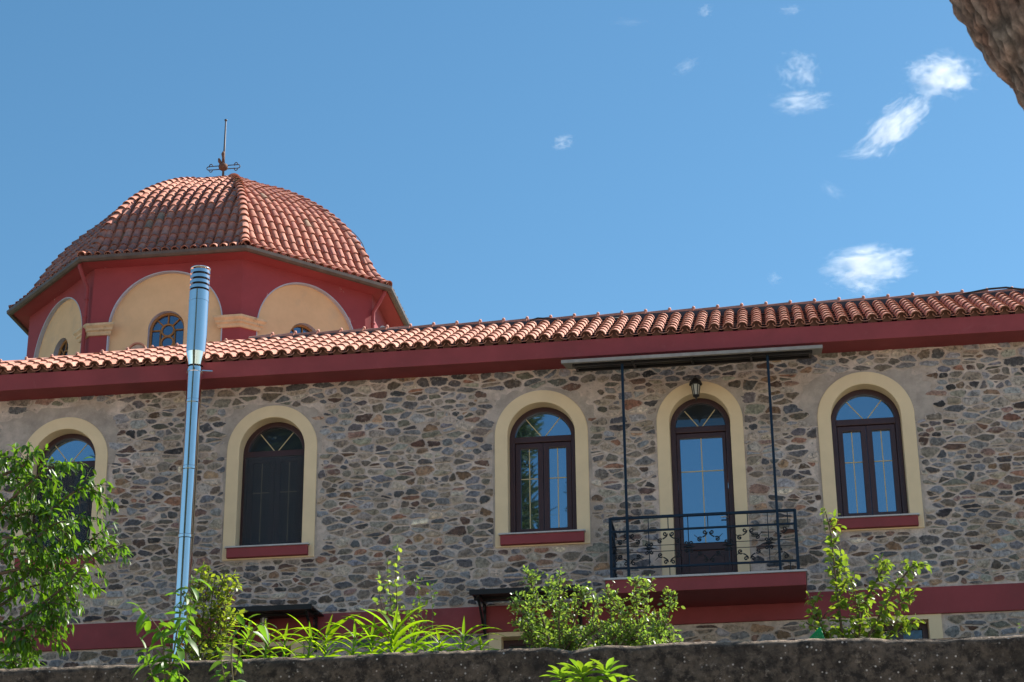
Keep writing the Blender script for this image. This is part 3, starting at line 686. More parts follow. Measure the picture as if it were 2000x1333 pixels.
for k in range(8):
    n, t = facet(k); a_ = arch(0, AH, 11.0, ASP, 36); WH, WS, WB = .335, 15.47, 14.6
    wl = arch(0, WH, WB, WS, 20)
    tri = tessellate_polygon([[Vector((p[0], p[1], 0)) for p in a_], [Vector((p[0], p[1], 0)) for p in wl]])
    mb = MB(); mb.add(frect(a_ + wl, n, t, AP - .075), [tuple(q) for q in tri]); pn = mb.build('arch_panel', M['yellow'], church, fixn=False)
    mb = MB(); m_ = len(a_); mb.add(frect(a_, n, t, AP + .004) + frect(a_, n, t, AP - .085), [(i, (i + 1) % m_, m_ + (i + 1) % m_, m_ + i) for i in range(m_)])
    ao = arch(0, AH + .022, 11.0, ASP, 36); mb.add(frect(a_, n, t, AP + .004) + frect(ao, n, t, AP + .004), [(i, (i + 1) % m_, m_ + (i + 1) % m_, m_ + i) for i in range(m_)])
    m2 = len(wl); mb.add(frect(wl, n, t, AP - .072) + frect(wl, n, t, AP - .24), [(i, (i + 1) % m2, m2 + (i + 1) % m2, m2 + i) for i in range(m2)])
    mb.build('arch_reveal', M['trim_blue'], pn, fixn=False)
    # window: frame with a rosette tracery
    mb = MB()
    def ftube(pts, rr=.016): mb.tube([DC + n * (AP - .185) + t * p[0] + Vector((0, 0, p[1])) for p in pts], rr, 6)
    ftube(arch(0, WH - .015, WB, WS, 20), .028)
    ftube([(.115 * math.cos(a), WS - .0 + .115 * math.sin(a)) for a in np.linspace(0, 2 * PI, 21)], .02)
    ftube([(.115 * math.cos(a), WS - .235 + .115 * math.sin(a)) for a in np.linspace(0, 2 * PI, 21)], .02)
    for a in (0, .25, .5, .75, 1.0): ftube([(.12 * math.cos(a * PI), WS + .12 * math.sin(a * PI)), (WH * math.cos(a * PI), WS + WH * math.sin(a * PI))])
    for sx in (-1, 1): ftube([(sx * .135, WS), (sx * .135, WB)])
    ftube([(-WH, WS - .40), (WH, WS - .40)])
    wn = mb.build('window', M['trac'], church, smooth=True)
    mb = MB(); mb.add(frect(wl, n, t, AP - .20), [tuple(q) for q in tessellate_polygon([[Vector((p[0], p[1], 0)) for p in wl]])]); mb.build('glass', M['glass_dome'], wn, fixn=False)
def oct_ring(mbx, prof, col=(1, 1, 1), closed=True, a0=0, a1=8):
    """profile of (apothem, z) swept round the octagon, mitred at its corners"""
    m_ = len(prof); vs = []
    for k in range(8):
        a = (k + .5) * PI / 4
        for ap, z in prof: vs.append(DC + Vector((math.sin(a), -math.cos(a), 0)) * (ap / math.cos(PI / 8)) + Vector((0, 0, z)))
    f = [(k * m_ + j, k * m_ + (j + 1) % m_, ((k + 1) % 8) * m_ + (j + 1) % m_, ((k + 1) % 8) * m_ + j) for k in range(8) for j in range(m_ if closed else m_ - 1)]
    mbx.add(vs, f, col)
mb = MB(); EA = 4.016 * math.cos(PI / 8)
oct_ring(mb, [(AP - .05, 16.70), (EA - .03, 16.735), (EA - .03, 16.80), (AP - .05, 16.80)]); mb.build('soffit', M['red_dome'], church)
mb = MB(); oct_ring(mb, [(EA - .03, 16.755), (EA - .005, 16.705), (EA + .05, 16.70), (EA + .085, 16.735), (EA + .09, 16.79), (EA + .078, 16.79), (EA + .07, 16.745), (EA + .03, 16.72), (EA - .01, 16.79)])
mb.build('gutter', M['gutter'], church, bevel=0)
for k in range(8):                                                              # a capital folds round every corner between two arches
    mb = MB(); a = (k + .5) * PI / 4; nA, tA = facet(k); nB, tB = facet(k + 1)
    cprof = [(-.03, 15.365), (.03, 15.365), (.045, 15.40), (.045, 15.43), (.075, 15.455), (.075, 15.49), (.115, 15.535), (.115, 15.575), (-.03, 15.60)]
    m_ = len(cprof); vs = []
    w_ = HWF - AH
    for sec in range(3):
        for d, z in cprof:
            if sec == 0: vs.append(DC + nA * (AP + d) + tA * (AH - .02 - max(d, 0)) + Vector((0, 0, z)))
            elif sec == 1: vs.append(DC + Vector((math.sin(a), -math.cos(a), 0)) * ((AP + d) / math.cos(PI / 8)) + Vector((0, 0, z)))
            else: vs.append(DC + nB * (AP + d) - tB * (AH - .02 - max(d, 0)) + Vector((0, 0, z)))
    mb.add(vs, [(s_ * m_ + j, s_ * m_ + (j + 1) % m_, (s_ + 1) * m_ + (j + 1) % m_, (s_ + 1) * m_ + j) for s_ in range(2) for j in range(m_)] + [tuple(range(m_)), tuple(range(2 * m_, 3 * m_))])
    mb.build('capital', M['cornice'], church)
for az, off in ((-22.5, -.10), (67.5, -.03)):                                     # downpipes
    a = R(az); v = Vector((math.sin(a), -math.cos(a), 0)); tt = Vector((math.cos(a), math.sin(a), 0)); rd = AP / math.cos(PI / 8)
    b0 = DC + v * (rd + .05) + tt * off
    z0 = lambda z: Vector((0, 0, z))
    mb = MB(); mb.tube([DC + v * (rd + .30) + tt * off + z0(16.74), DC + v * (rd + .29) + tt * off + z0(16.66), DC + v * (rd + .18) + tt * off + z0(16.50), b0 + z0(16.34), b0 + z0(16.2), b0 + z0(12.)], .036, 10)
    for z in (16.1, 15.75, 14.9): mb.lathe(b0 + z0(z), [(.043, -.02), (.043, .02)], 12)
    mb.build('downpipe', M['red'], church, smooth=True)
PROF = [(4.02, 16.78), (3.82, 16.90), (3.61, 17.16), (3.35, 17.64), (2.99, 18.16), (2.56, 18.61), (2.07, 19.00), (1.60, 19.31), (1.28, 19.48), (.95, 19.62), (.55, 19.73), (0.0, 19.81)]
def resample(prof, step):
    P = [Vector((p[0], p[1])) for p in prof]
    # smooth curve through the points (Catmull-Rom), then equal steps
    fine = []
    for i in range(len(P) - 1):
        p0, p1, p2, p3 = P[max(i - 1, 0)], P[i], P[i + 1], P[min(i + 2, len(P) - 1)]
        for k in range(12):
            t = k / 12; fine.append(.5 * ((2 * p1) + (p2 - p0) * t + (2 * p0 - 5 * p1 + 4 * p2 - p3) * t * t + (3 * p1 - p0 - 3 * p2 + p3) * t ** 3))
    fine.append(P[-1]); out = [fine[0]]; acc = 0
    for a, b in zip(fine, fine[1:]):
        L_ = (b - a).length; pos = 0
        while acc + (L_ - pos) >= step:
            pos += step - acc; acc = 0; out.append(a.lerp(b, pos / L_))
        acc += L_ - pos
    return out
RP = resample([(p[0] * math.cos(PI / 8), p[1]) for p in PROF], .235)
dm = MB()
def rp_frame(i):
    i = min(i, len(RP) - 1); j0, j1 = max(i - 1, 0), min(i + 1, len(RP) - 1); d = (RP[j1] - RP[j0]).normalized(); return d
for k in range(8):
    n, t = facet(k)
    for c in range(-9, 10):
        for up in (True, False):
            xo = (c + (0 if up else .5)) * .18 + .03
            for i in range(len(RP) - 1):
                a0, a1 = RP[i], RP[i + 1]; ov = (a1 - a0).normalized() * .05
                if abs(xo) > a1.x * T22 + .02: break
                d0, d1 = rp_frame(i), rp_frame(i + 1)
                f3 = lambda v: n * v.x + Vector((0, 0, v.y))
                nl = f3(Vector((d0.y, -d0.x))); nu = f3(Vector((d1.y, -d1.x)))
                j = random.uniform(-.006, .006)
                e0 = a0 + (a1 - a0) * random.uniform(-.03, .03); e1 = a1 + ov
                base = DC + t * (xo + random.uniform(-.005, .005))
                barrel(dm, base + f3(e0) + nl * ((.03 if up else -.005) + j), base + f3(e1) + nu * ((.03 if up else -.005) + j - .004), t, nl, nu, .072 if up else .075, .063 if up else .078, tilecol(True), up, 7, .013, .013)
dome = dm.build('dome_roof', M['tile'], church, fixn=False, smooth=True)
mb = MB(); oct_ring(mb, [(p.x - .03, p.y - .03) for p in RP], closed=False); mb.build('dome_deck', M['felt'], church, fixn=False)
HP = resample(PROF, .19)
mb = MB()
for k in range(8):
    a = (k + .5) * PI / 4; v = Vector((math.sin(a), -math.cos(a), 0)); tt = Vector((math.cos(a), math.sin(a), 0))
    for i in range(len(HP) - 2):
        a0, a1 = HP[i], HP[i + 1]; d = (a1 - a0).normalized(); nn = v * d.y + Vector((0, 0, -d.x)); f3 = lambda q: v * q.x + Vector((0, 0, q.y))
        nn = v * d.y + Vector((0, 0, -d.x))
        barrel(mb, DC + f3(a0) + nn * .025, DC + f3(a1 + d * .05) + nn * .02, tt, nn, nn, .098, .082, tilecol(True), True, 9, .018, .026)
mb.lathe(DC + Vector((0, 0, 19.80)), [(.30, -.06), (.26, .12), (.18, .26), (.07, .34)], 14, col=(.13, .09, .08))
mb.build('hip_tiles', M['tile'], church, fixn=False, smooth=True)
# iron cross
cx = MB(); o = DC + Vector((-.04, -.15, 0)); zc = 20.33
cx.tube([o + Vector((0, 0, 19.95)), o + Vector((0, 0, 21.40))], [.028, .016], 8)
cx.lathe(o + Vector((0, 0, 21.39)), [(.01, 0), (.03, .02), (.03, .045), (.01, .06)], 10)
for sx in (-1, 1):
    for dz in (-.04, .04): cx.tube([o + Vector((sx * .06, 0, zc + dz)), o + Vector((sx * .30, 0, zc + dz))], .010, 6)
    cx.tube([o + Vector((sx * (.30 + .05 * math.cos(a)), 0, zc + .04 * math.sin(a))) for a in np.linspace(-PI / 2, PI / 2, 9)], .010, 6)
    for dz in (-1, 1): cx.tube([o + Vector((sx * .265 + .035 * math.cos(a), 0, zc + dz * (.045 + .045 * math.sin(a)))) for a in np.linspace(0, PI * 1.15, 10)], .010, 6)
cr = cx.build('cross', M['iron'], church, smooth=True)
cx = MB(); cx.lathe(o + Vector((0, -.02, zc)), [(.02, -.09), (.085, -.05), (.098, 0), (.085, .05), (.02, .09)], 14)
cx.tube([o + Vector((-.03, -.02, zc + .05)), o + Vector((-.085, -.02, zc + .14)), o + Vector((-.10, -.02, zc + .20))], [.03, .035, .02], 8)
cx.tube([o + Vector((.0, -.02, zc + .08)), o + Vector((-.01, -.02, zc + .22)), o + Vector((-.015, -.02, zc + .30)), o + Vector((-.01, -.02, zc + .36))], [.035, .025, .04, .015], 8)
cx.build('cross_boss', M['rust'], cr, smooth=True)
mb = MB(); pts = [at(px, py, 8.3) for px, py in ((668, 436), (690, 455), (706, 474), (717, 500), (728, 524), (738, 553))]
mb.tube(smooth_path(pts, 4), .009, 5); mb.tube([at(714, 502, 8.3), at(709, 506, 8.4)], .02, 6); mb.build('lightning_cable', M['iron'], church)
base_at(church, (DC.x, DC.y, 5.52))

# ================================================================== cables lying on the roof
mb = MB(); mb.tube([at(px, py, RYy - .22) for px, py in ((1035, 627), (1050, 622), (1075, 623), (1100, 627), (1130, 627), (1165, 624), (1210, 622))], .014, 6)
tag(mb.build('roof_cable', M['black'], smooth=True), 'short black cable looped over the middle of the roof ridge', 'cable', 'cables on the roof ridge')
mb = MB(); mb.tube([at(px, py, RYy - .22) for px, py in ((1880, 575), (1900, 571), (1930, 565), (1965, 562), (1990, 565), (2010, 567), (2040, 566))], .015, 6)
tag(mb.build('roof_cable', M['black'], smooth=True), 'black cable arching over the right end of the roof ridge', 'cable', 'cables on the roof ridge')

# ================================================================== lanterns
def lantern(p, s, label, glassm):
    L_ = thing('wall_lantern', label, 'lantern', 'lanterns on the facade'); p = Vector(p)
    mb = MB(); mb.tube([Vector((p.x, -.03, p.z + .10 * s)), Vector((p.x, (p.y) * .55, p.z + .20 * s)), p + Vector((0, 0, .17 * s))], .011 * s, 6); mb.box((p.x - .035 * s, -.035, p.z + .03 * s), (p.x + .035 * s, -.021, p.z + .17 * s)); mb.build('bracket', M['black'], L_)
    mb = MB(); mb.lathe(p, [(.006 * s, .20 * s), (.014 * s, .185 * s), (.010 * s, .165 * s), (.045 * s, .15 * s), (.075 * s, .115 * s), (.088 * s, .075 * s), (.088 * s, .062 * s), (.06 * s, .062 * s)], 6); mb.build('cap', M['black'], L_)
    mb = MB(); mb.lathe(p, [(.057 * s, .062 * s), (.034 * s, -.085 * s)], 6); mb.build('lamp_glass', glassm, L_)
    mb = MB()
    for k in range(6):
        a = PI * k / 3; mb.tube([p + Vector((.060 * s * math.cos(a), .060 * s * math.sin(a), .062 * s)), p + Vector((.037 * s * math.cos(a), .037 * s * math.sin(a), -.085 * s))], .0065 * s, 5)
    mb.lathe(p, [(.044 * s, -.083 * s), (.044 * s, -.098 * s), (.018 * s, -.115 * s), (.010 * s, -.135 * s), (.012 * s, -.145 * s), (.003 * s, -.165 * s)], 10); mb.build('cage', M['black'], L_)
    base_at(L_, p); return L_
lantern(at(1359, 761, -.22), 1.05, 'small black six sided wall lantern above the balcony door', M['lamp_glass'])
lantern(at(1032, 1214, -.20), 1.0, 'small dark lantern under the right hand glass awning', M['black'])
lantern(at(515, 1216, -.20), .9, 'small lantern with pale glass under the left hand awning', M['white'])

# ================================================================== plants
def leaf(mbx, p, d, up, L_, W_, col, droop=.25, fold=.25, seg=4, shape=(.12, .85, 1., .72, 0.)):
    """a single folded, drooping leaf growing from p along d"""
    d = Vector(d).normalized(); up = Vector(up); x = d.cross(up)
    if x.length < 1e-3: x = d.orthogonal()
    x.normalize(); u = x.cross(d); vs = []; pos = Vector(p); ns_ = len(shape) - 1; dirv = d.copy()
    for k in range(ns_ + 1):
        wd = W_ * .5 * shape[k]; uu = x.cross(dirv).normalized()
        vs += [pos + x * wd + uu * wd * fold, pos.copy(), pos - x * wd + uu * wd * fold]
        dirv = (dirv + Vector((0, 0, -1)) * droop / ns_).normalized(); pos = pos + dirv * (L_ / ns_)
    f = []
    for k in range(ns_):
        b = 3 * k; f += [(b, b + 1, b + 4, b + 3), (b + 1, b + 2, b + 5, b + 4)]
    mbx.add(vs, f, col)
def lc(k=.25, yel=0.):
    b = random.uniform(1 - k, 1 + k); y = yel * random.random(); return (b * random.uniform(.9, 1.15) + y, b + y * .5, b * random.uniform(.7, 1.2))
def rv3(s=1.): return Vector((random.gauss(0, s), random.gauss(0, s), random.gauss(0, s)))
def leafy(fm, path, start, spacing, L_, W_, droop, col, spread=.9, hang=.3, upv=.3, jit=.02, whorl=1, taper=.5, seg=None):
    """leaves set along a twig"""
    acc = 0; tot = sum((b - a).length for a, b in zip(path, path[1:])); s = 0; g = random.random() * 6
    for a, b in zip(path, path[1:]):
        l_ = (b - a).length; t = (b - a).normalized() if l_ > 1e-6 else Vector((0, 0, 1)); acc += l_
        while acc >= spacing:
            acc -= spacing; s += spacing
            if s / tot < start: continue
            for w_ in range(whorl):
                g += 2.4 + random.uniform(-.4, .4); x = t.orthogonal().normalized(); y = t.cross(x)
                side = x * math.cos(g) + y * math.sin(g)
                d = (t * .55 + side * spread + Vector((0, 0, -hang)) + Vector((0, 0, upv)) + rv3(.18)).normalized()
                k = random.uniform(.7, 1.15) * (1 - taper * max(0, s / tot - .7))
                leaf(fm, b + rv3(jit), d, Vector((0, 0, 1)) + rv3(.45), L_ * k, W_ * k, col(), droop * random.uniform(.5, 1.5), random.uniform(.1, .5))
    t = (path[-1] - path[-2]).normalized()
    leaf(fm, path[-1], t, Vector((0, 0, 1)), L_ * .7, W_ * .6, col(), droop)

# --- cherry tree at the left, behind the wall
def px_path(pts, y, jit=.25):
    return [at(px, py, y + jit * random.uniform(-1, 1)) for px, py in pts]
ct = thing('cherry_tree', 'leafy green tree with drooping glossy leaves at the left edge', 'tree')
TY = -8.05; tr = MB(); fo = MB(); random.seed(21)
b0 = at(-95, 1330, TY); b0.z = 5.5
trunk = smooth_path([b0, at(-70, 1250, TY), at(-50, 1150, TY), at(-60, 1020, TY), at(-30, 930, TY)])
tr.tube(trunk, list(np.linspace(.075, .03, len(trunk))), 8)
boughs = [[(-60, 1230), (10, 1215), (70, 1190), (125, 1150), (170, 1090), (212, 1065)], [(-55, 1170), (20, 1150), (90, 1100), (150, 1070), (196, 1048)],
          [(-60, 1100), (0, 1070), (70, 1030), (120, 985), (165, 950), (185, 962)], [(-60, 1050), (-10, 1000), (40, 955), (85, 925), (125, 905)],
          [(-40, 960), (0, 930), (40, 905), (60, 890)], [(-60, 1080), (-10, 1085), (60, 1080), (110, 1060), (160, 1010)], [(-50, 1180), (0, 1180), (50, 1150), (110, 1130), (150, 1120)],
          [(-60, 1240), (-10, 1260), (40, 1250), (80, 1235), (110, 1200)], [(-70, 1250), (-30, 1290), (10, 1300), (35, 1290)], [(-50, 1000), (0, 1010), (50, 1000), (90, 1005)],
          [(-60, 1120), (0, 1120), (50, 1110), (100, 1125), (140, 1145)], [(-60, 940), (-20, 900), (10, 885)], [(-60, 1200), (0, 1225), (50, 1225), (90, 1180), (120, 1180)], [(-60, 1060), (0, 1050), (60, 1060), (100, 1030), (130, 1020)],
          [(-60, 1020), (-20, 960), (20, 930), (70, 940), (105, 955)],
          [(-80, 1150), (-150, 1050), (-220, 1000)], [(-80, 1200), (-180, 1150), (-260, 1130)], [(-70, 1050), (-140, 930), (-180, 880)], [(-60, 950), (-70, 850), (-60, 800)]]
for bo in boughs:
    dep = random.uniform(-.55, .55)
    pts = [at(px, py, TY + dep * min(1, i / 2)) + rv3(.015) for i, (px, py) in enumerate(bo)]
    pth = smooth_path(pts, 5); tr.tube(pth, list(np.linspace(.022, .006, len(pth))), 6)
    col = lambda: lc(.28, .25 if random.random() < .06 else 0)
    leafy(fo, pth, .10, .0165, .118, .042, .7, col, hang=.55, upv=.15)
    for k in range(len(pth) // 3, len(pth), 2):
        for _ in range(2):
            d = (rv3(.5) + (pth[min(k + 1, len(pth) - 1)] - pth[k - 1]).normalized() * .6 + Vector((0, 0, -.25))).normalized()
            tw = smooth_path([pth[k], pth[k] + d * .13, pth[k] + d * .24 + Vector((0, 0, -.04))], 4); tr.tube(tw, .004, 4)
            leafy(fo, tw, .15, .024, .110, .040, .8, col, hang=.6, upv=.1)
tr.build('trunk', M['twig'], ct, smooth=True); fo.build('crown', M['leaf_cherry'], ct, fixn=False, smooth=True); base_at(ct, b0)

# --- large leaved shoots in front of the wall
def shoot(name, label, cat, paths, y, mt, L_, W_, sp, droop, hang, seed, dep=.12, base=None, upv=.2, rad=.010, start=.1, col=None, spread=.9, stemm='stem', group=None, whorl=1, branch=None):
    random.seed(seed); o = thing(name, label, cat, group); st = MB(); fo = MB(); col = col or (lambda: lc(.22))
    first = None
    for pa in paths:
        dd = random.uniform(-dep, dep); n_ = len(pa)
        pts = [at(px, py, y + dd * i / max(1, n_ - 1)) for i, (px, py) in enumerate(pa)]
        if base is not None and first is None:
            g = Vector(base); first = g
        pth = smooth_path(pts, 5)
        if first is None: first = pts[0]
        st.tube(pth, list(np.linspace(rad, rad * .3, len(pth))), 6)
        leafy(fo, pth, start, sp, L_, W_, droop, col, hang=hang, upv=upv, spread=spread, whorl=whorl)
        if branch:
            nb_, bl, bs = branch
            for _ in range(nb_):
                k = random.randrange(len(pth) // 5, len(pth) - 1); d = (Vector((random.uniform(-1, 1), random.uniform(-1, 1), random.uniform(-.1, 1.0)))).normalized()
                l_ = bl * random.uniform(.5, 1.2) * (1.15 - k / len(pth) * .6)
                tw = smooth_path([pth[k], pth[k] + d * l_ * .5, pth[k] + d * l_ + Vector((0, 0, .12 * l_))], 4); st.tube(tw, rad * .35, 4)
                leafy(fo, tw, .15, bs, L_, W_, droop, col, hang=hang, upv=upv, spread=spread)
    st.build('stem', M[stemm], o, smooth=True); fo.build('foliage', mt, o, fixn=False, smooth=True)
    base_at(o, first); return o
gz = lambda x, y: ground_z(x, y)
def root_px(px, y, z=None):
    p = at(px, 1333, y); return z
shoot('peach_sapling', 'bright green long leaved sapling in front of the wall below the flue pipe', 'sapling',
      [[(345, 1900), (325, 1400), (322, 1330), (318, 1250), (300, 1215), (275, 1188)], [(340, 1700), (330, 1330), (340, 1270), (350, 1210), (365, 1160), (382, 1125)], [(330, 1420), (300, 1330), (285, 1270)], [(338, 1500), (350, 1340), (345, 1300)],
       [(338, 1280), (330, 1250), (322, 1225)], [(330, 1320), (345, 1275), (362, 1240), (372, 1205)]], -9.75, M['leaf_light'], .215, .070, .030, .8, .65, 31, start=.60, upv=.15)
shoot('peach_shoot', 'leafy drooping shoot hanging at the wall edge beside the grass clumps', 'shoot',
      [[(500, 1900), (470, 1420), (455, 1330), (452, 1275), (458, 1240), (482, 1212)], [(468, 1420), (440, 1330), (432, 1290)], [(458, 1320), (470, 1275), (500, 1225), (520, 1218)]], -9.6, M['leaf_light'], .205, .062, .042, .8, .7, 33, start=.62)
shoot('olive_shrub', 'slender shrub with small olive yellow leaves beside the flue pipe', 'shrub',
      [[(395, 1400), (400, 1300), (395, 1220), (405, 1150), (408, 1112)], [(395, 1380), (420, 1290), (435, 1210), (445, 1160), (452, 1150)], [(392, 1380), (375, 1290), (372, 1220), (385, 1160), (392, 1125)], [(400, 1350), (430, 1280), (425, 1200), (428, 1140)],
       [(396, 1340), (410, 1270), (412, 1190), (420, 1130)], [(394, 1360), (385, 1270), (365, 1230)], [(398, 1330), (440, 1250), (455, 1195)]], -7.9, M['leaf_olive'], .062, .036, .017, .4, .25, 35, dep=.35, upv=.3, rad=.012, start=.2, stemm='twig',
      col=lambda: (lambda y: (.8 + y * 1.1, .8 + y * .8, 1.) if random.random() < .97 else (1.6, .5, .6))(random.random() ** 2), branch=(13, .24, .017))
# --- grass clumps like young maize
def grass(px, top, n_, seed, lab):
    random.seed(seed); o = thing('maize_plant', lab, 'maize plant', 'maize plants along the top of the wall'); fo = MB(); st = MB()
    y = -8.45 + random.uniform(-.2, .2); b = at(px, 1275, y); b.z = 5.52; zt = at(px, top, y).z; h = zt - b.z; vis = zt - at(px, 1272, y).z
    tip = b + Vector((random.uniform(-.04, .04), random.uniform(-.04, .04), h - vis * .55)); stp = smooth_path([b, b.lerp(tip, .5) + rv3(.01), tip], 4)
    st.tube(stp, list(np.linspace(.018, .008, len(stp))), 6)
    for k in range(n_):
        t = (k + .5) / n_; p = b.lerp(tip, .45 + .53 * t); a = k * PI + random.uniform(-.75, .75); L_ = (.16 + vis * .75) * random.uniform(.8, 1.2) * (1.15 - .3 * t)
        d = Vector((math.cos(a), math.sin(a) * .7, random.uniform(.8, 1.6) + t * .8)).normalized()
        leaf(fo, p, d, Vector((0, 0, 1)) + rv3(.1), L_, .048 * (.7 + vis), lc(.25, .2), random.uniform(1.2, 2.4) * (1.15 - .45 * t), .35, shape=(.55, .95, 1., .92, .78, .58, .34, .0))
    tp = random.uniform(-.3, .3); leaf(fo, tip, Vector((tp, .1, 1)), Vector((0, 1, 0)), zt - tip.z, .03, lc(.15, .1), .1, .35, shape=(.7, 1., .9, .7, .4, 0.))
    fo.build('leaves', M['leaf_grass'], o, fixn=False, smooth=True); st.build('stalk', M['leaf_grass'], o, smooth=True); base_at(o, b); return o
GL = [(487, 1212, 9, 'leftmost maize plant, overlapped by the drooping shoot'), (520, 1208, 10, 'bushy maize plant under the left hand awning'), (562, 1214, 10, 'maize plant just right of the left hand awning lantern'),
      (600, 1212, 10, 'low maize plant in front of the right end of the left awning'), (642, 1196, 11, 'upright maize plant right of the left hand awning'), (686, 1212, 10, 'maize plant left of the tallest maize plant'),
      (725, 1198, 11, 'maize plant with arching leaves left of the tallest one'), (768, 1180, 12, 'tallest maize plant, below the thin flowering stem'), (812, 1210, 10, 'short maize plant right of the tallest maize plant'),
      (850, 1222, 9, 'small maize plant left of the single upright one'), (904, 1202, 10, 'lone upright maize plant left of the right hand awning bracket'), (938, 1240, 6, 'smallest maize plant, at the right end of the row')]
for i, (px, top, n_, lab) in enumerate(GL): grass(px, top, n_, 50 + i, lab)
# --- thin weed stems
shoot('flowering_weed', 'thin upright weed stem with small round leaves above the maize', 'weed', [[(775, 1420), (772, 1260), (765, 1190), (758, 1130), (757, 1100)], [(774, 1300), (775, 1180), (773, 1110), (776, 1072)], [(768, 1240), (745, 1180), (740, 1125)]], -8.2, M['leaf_shrub'], .075, .044, .030, .3, .1, 61, start=.25, upv=.25, rad=.008, col=lambda: lc(.2, .5), stemm='twig')
shoot('young_weed', 'short leafy weed right of the thin flowering stem', 'weed', [[(812, 1420), (810, 1260), (806, 1210), (808, 1178)], [(811, 1300), (800, 1230), (790, 1190)], [(812, 1300), (816, 1230), (818, 1185)]], -8.3, M['leaf_pear'], .065, .034, .028, .4, .1, 62, start=.3, upv=.2, rad=.006)
shoot('shaded_weed', 'dim spindly weed standing in shade before the red string course', 'weed', [[(842, 1420), (842, 1260), (845, 1200), (840, 1140)], [(842, 1330), (826, 1230), (818, 1160), (815, 1130)], [(842, 1330), (775, 1250), (770, 1180)]], -5.0, M['leaf_cherry'], .055, .028, .034, .3, .1, 63, start=.2, rad=.006, branch=(5, .2, .05))
# --- the two bushes in the middle
sh = lambda: lc(.3, .10)
shoot('garden_shrub', 'bushy light green shrub before the right hand awning', 'shrub',
      [[(1110, 1420), (1085, 1300), (1060, 1210), (1042, 1160), (1033, 1120)], [(1110, 1400), (1095, 1290), (1092, 1200), (1095, 1120)], [(1112, 1400), (1060, 1280), (1020, 1200), (1002, 1185)], [(1112, 1400), (1110, 1290), (1120, 1220), (1135, 1175), (1142, 1160)],
       [(1110, 1380), (1075, 1270), (1045, 1215), (1010, 1160)], [(1112, 1400), (1130, 1290), (1155, 1220), (1165, 1170)], [(1112, 1380), (1100, 1260), (1080, 1190), (1078, 1140)], [(1112, 1380), (1140, 1300), (1170, 1250), (1190, 1220)], [(1110, 1380), (1090, 1300), (1085, 1240), (1105, 1190)], [(1110, 1360), (1060, 1290), (1030, 1240), (1015, 1225)], [(1110, 1360), (1120, 1290), (1140, 1250), (1175, 1225)], [(1110, 1360), (1075, 1300), (1055, 1260)], [(1112, 1360), (1100, 1290), (1120, 1240)], [(1112, 1360), (1150, 1300), (1180, 1270)], [(1110, 1330), (1075, 1250), (1060, 1195)]],
      -8.2, M['leaf_shrub'], .048, .026, .0125, .35, .1, 71, dep=.45, start=.25, upv=.3, rad=.014, col=sh, stemm='twig', branch=(32, .13, .0125))
shoot('garden_shrub', 'bushy light green shrub under the left half of the balcony', 'shrub',
      [[(1225, 1420), (1240, 1300), (1245, 1220), (1242, 1160), (1243, 1132)], [(1225, 1400), (1250, 1290), (1262, 1210), (1266, 1140)], [(1226, 1400), (1275, 1290), (1300, 1220), (1312, 1165)], [(1225, 1400), (1205, 1300), (1195, 1230), (1190, 1170)],
       [(1226, 1400), (1285, 1310), (1300, 1260), (1310, 1230)], [(1225, 1380), (1215, 1270), (1210, 1200), (1185, 1160)], [(1226, 1380), (1260, 1290), (1275, 1240), (1290, 1195)], [(1225, 1380), (1235, 1300), (1225, 1240), (1215, 1185)], [(1225, 1360), (1200, 1300), (1180, 1265)], [(1225, 1360), (1260, 1300), (1300, 1260)], [(1226, 1350), (1245, 1290), (1270, 1240)], [(1225, 1350), (1225, 1280), (1240, 1230)], [(1225, 1350), (1280, 1300), (1315, 1250)], [(1225, 1350), (1210, 1280), (1190, 1235)]],
      -8.2, M['leaf_shrub'], .048, .026, .0125, .35, .1, 72, dep=.45, start=.25, upv=.3, rad=.014, col=sh, stemm='twig', branch=(32, .13, .0125))
# --- pear sapling at the right
shoot('pear_sapling', 'young pear tree with one tall leader below the right hand window', 'sapling',
      [[(1655, 1420), (1650, 1280), (1640, 1200), (1630, 1110), (1622, 1040), (1612, 1000)], [(1655, 1380), (1680, 1280), (1720, 1200), (1755, 1140), (1785, 1105), (1812, 1105)], [(1652, 1330), (1620, 1260), (1595, 1205), (1580, 1165)], [(1654, 1350), (1670, 1260), (1690, 1180), (1720, 1120), (1728, 1100)],
       [(1655, 1340), (1710, 1270), (1760, 1225), (1795, 1215)], [(1652, 1320), (1610, 1250), (1585, 1220)], [(1654, 1330), (1680, 1230), (1670, 1160), (1660, 1130)], [(1655, 1340), (1700, 1250), (1740, 1190), (1780, 1165)], [(1645, 1240), (1635, 1150), (1640, 1085)],
       [(1655, 1340), (1690, 1290), (1730, 1262)]],
      -8.25, M['leaf_pear'], .084, .046, .0140, .8, .35, 81, dep=.4, start=.12, upv=.2, rad=.016, col=lambda: lc(.25, .35), stemm='twig', branch=(8, .13, .018))
shoot('grass_sprig', 'tiny green sprig on the wall top at the far right edge', 'plant', [[(2010, 1270), (2002, 1235), (1992, 1222)], [(2012, 1265), (2020, 1230), (2030, 1215)]], -8.8, M['leaf_pear'], .05, .02, .03, .4, .2, 83, start=.3, rad=.004)
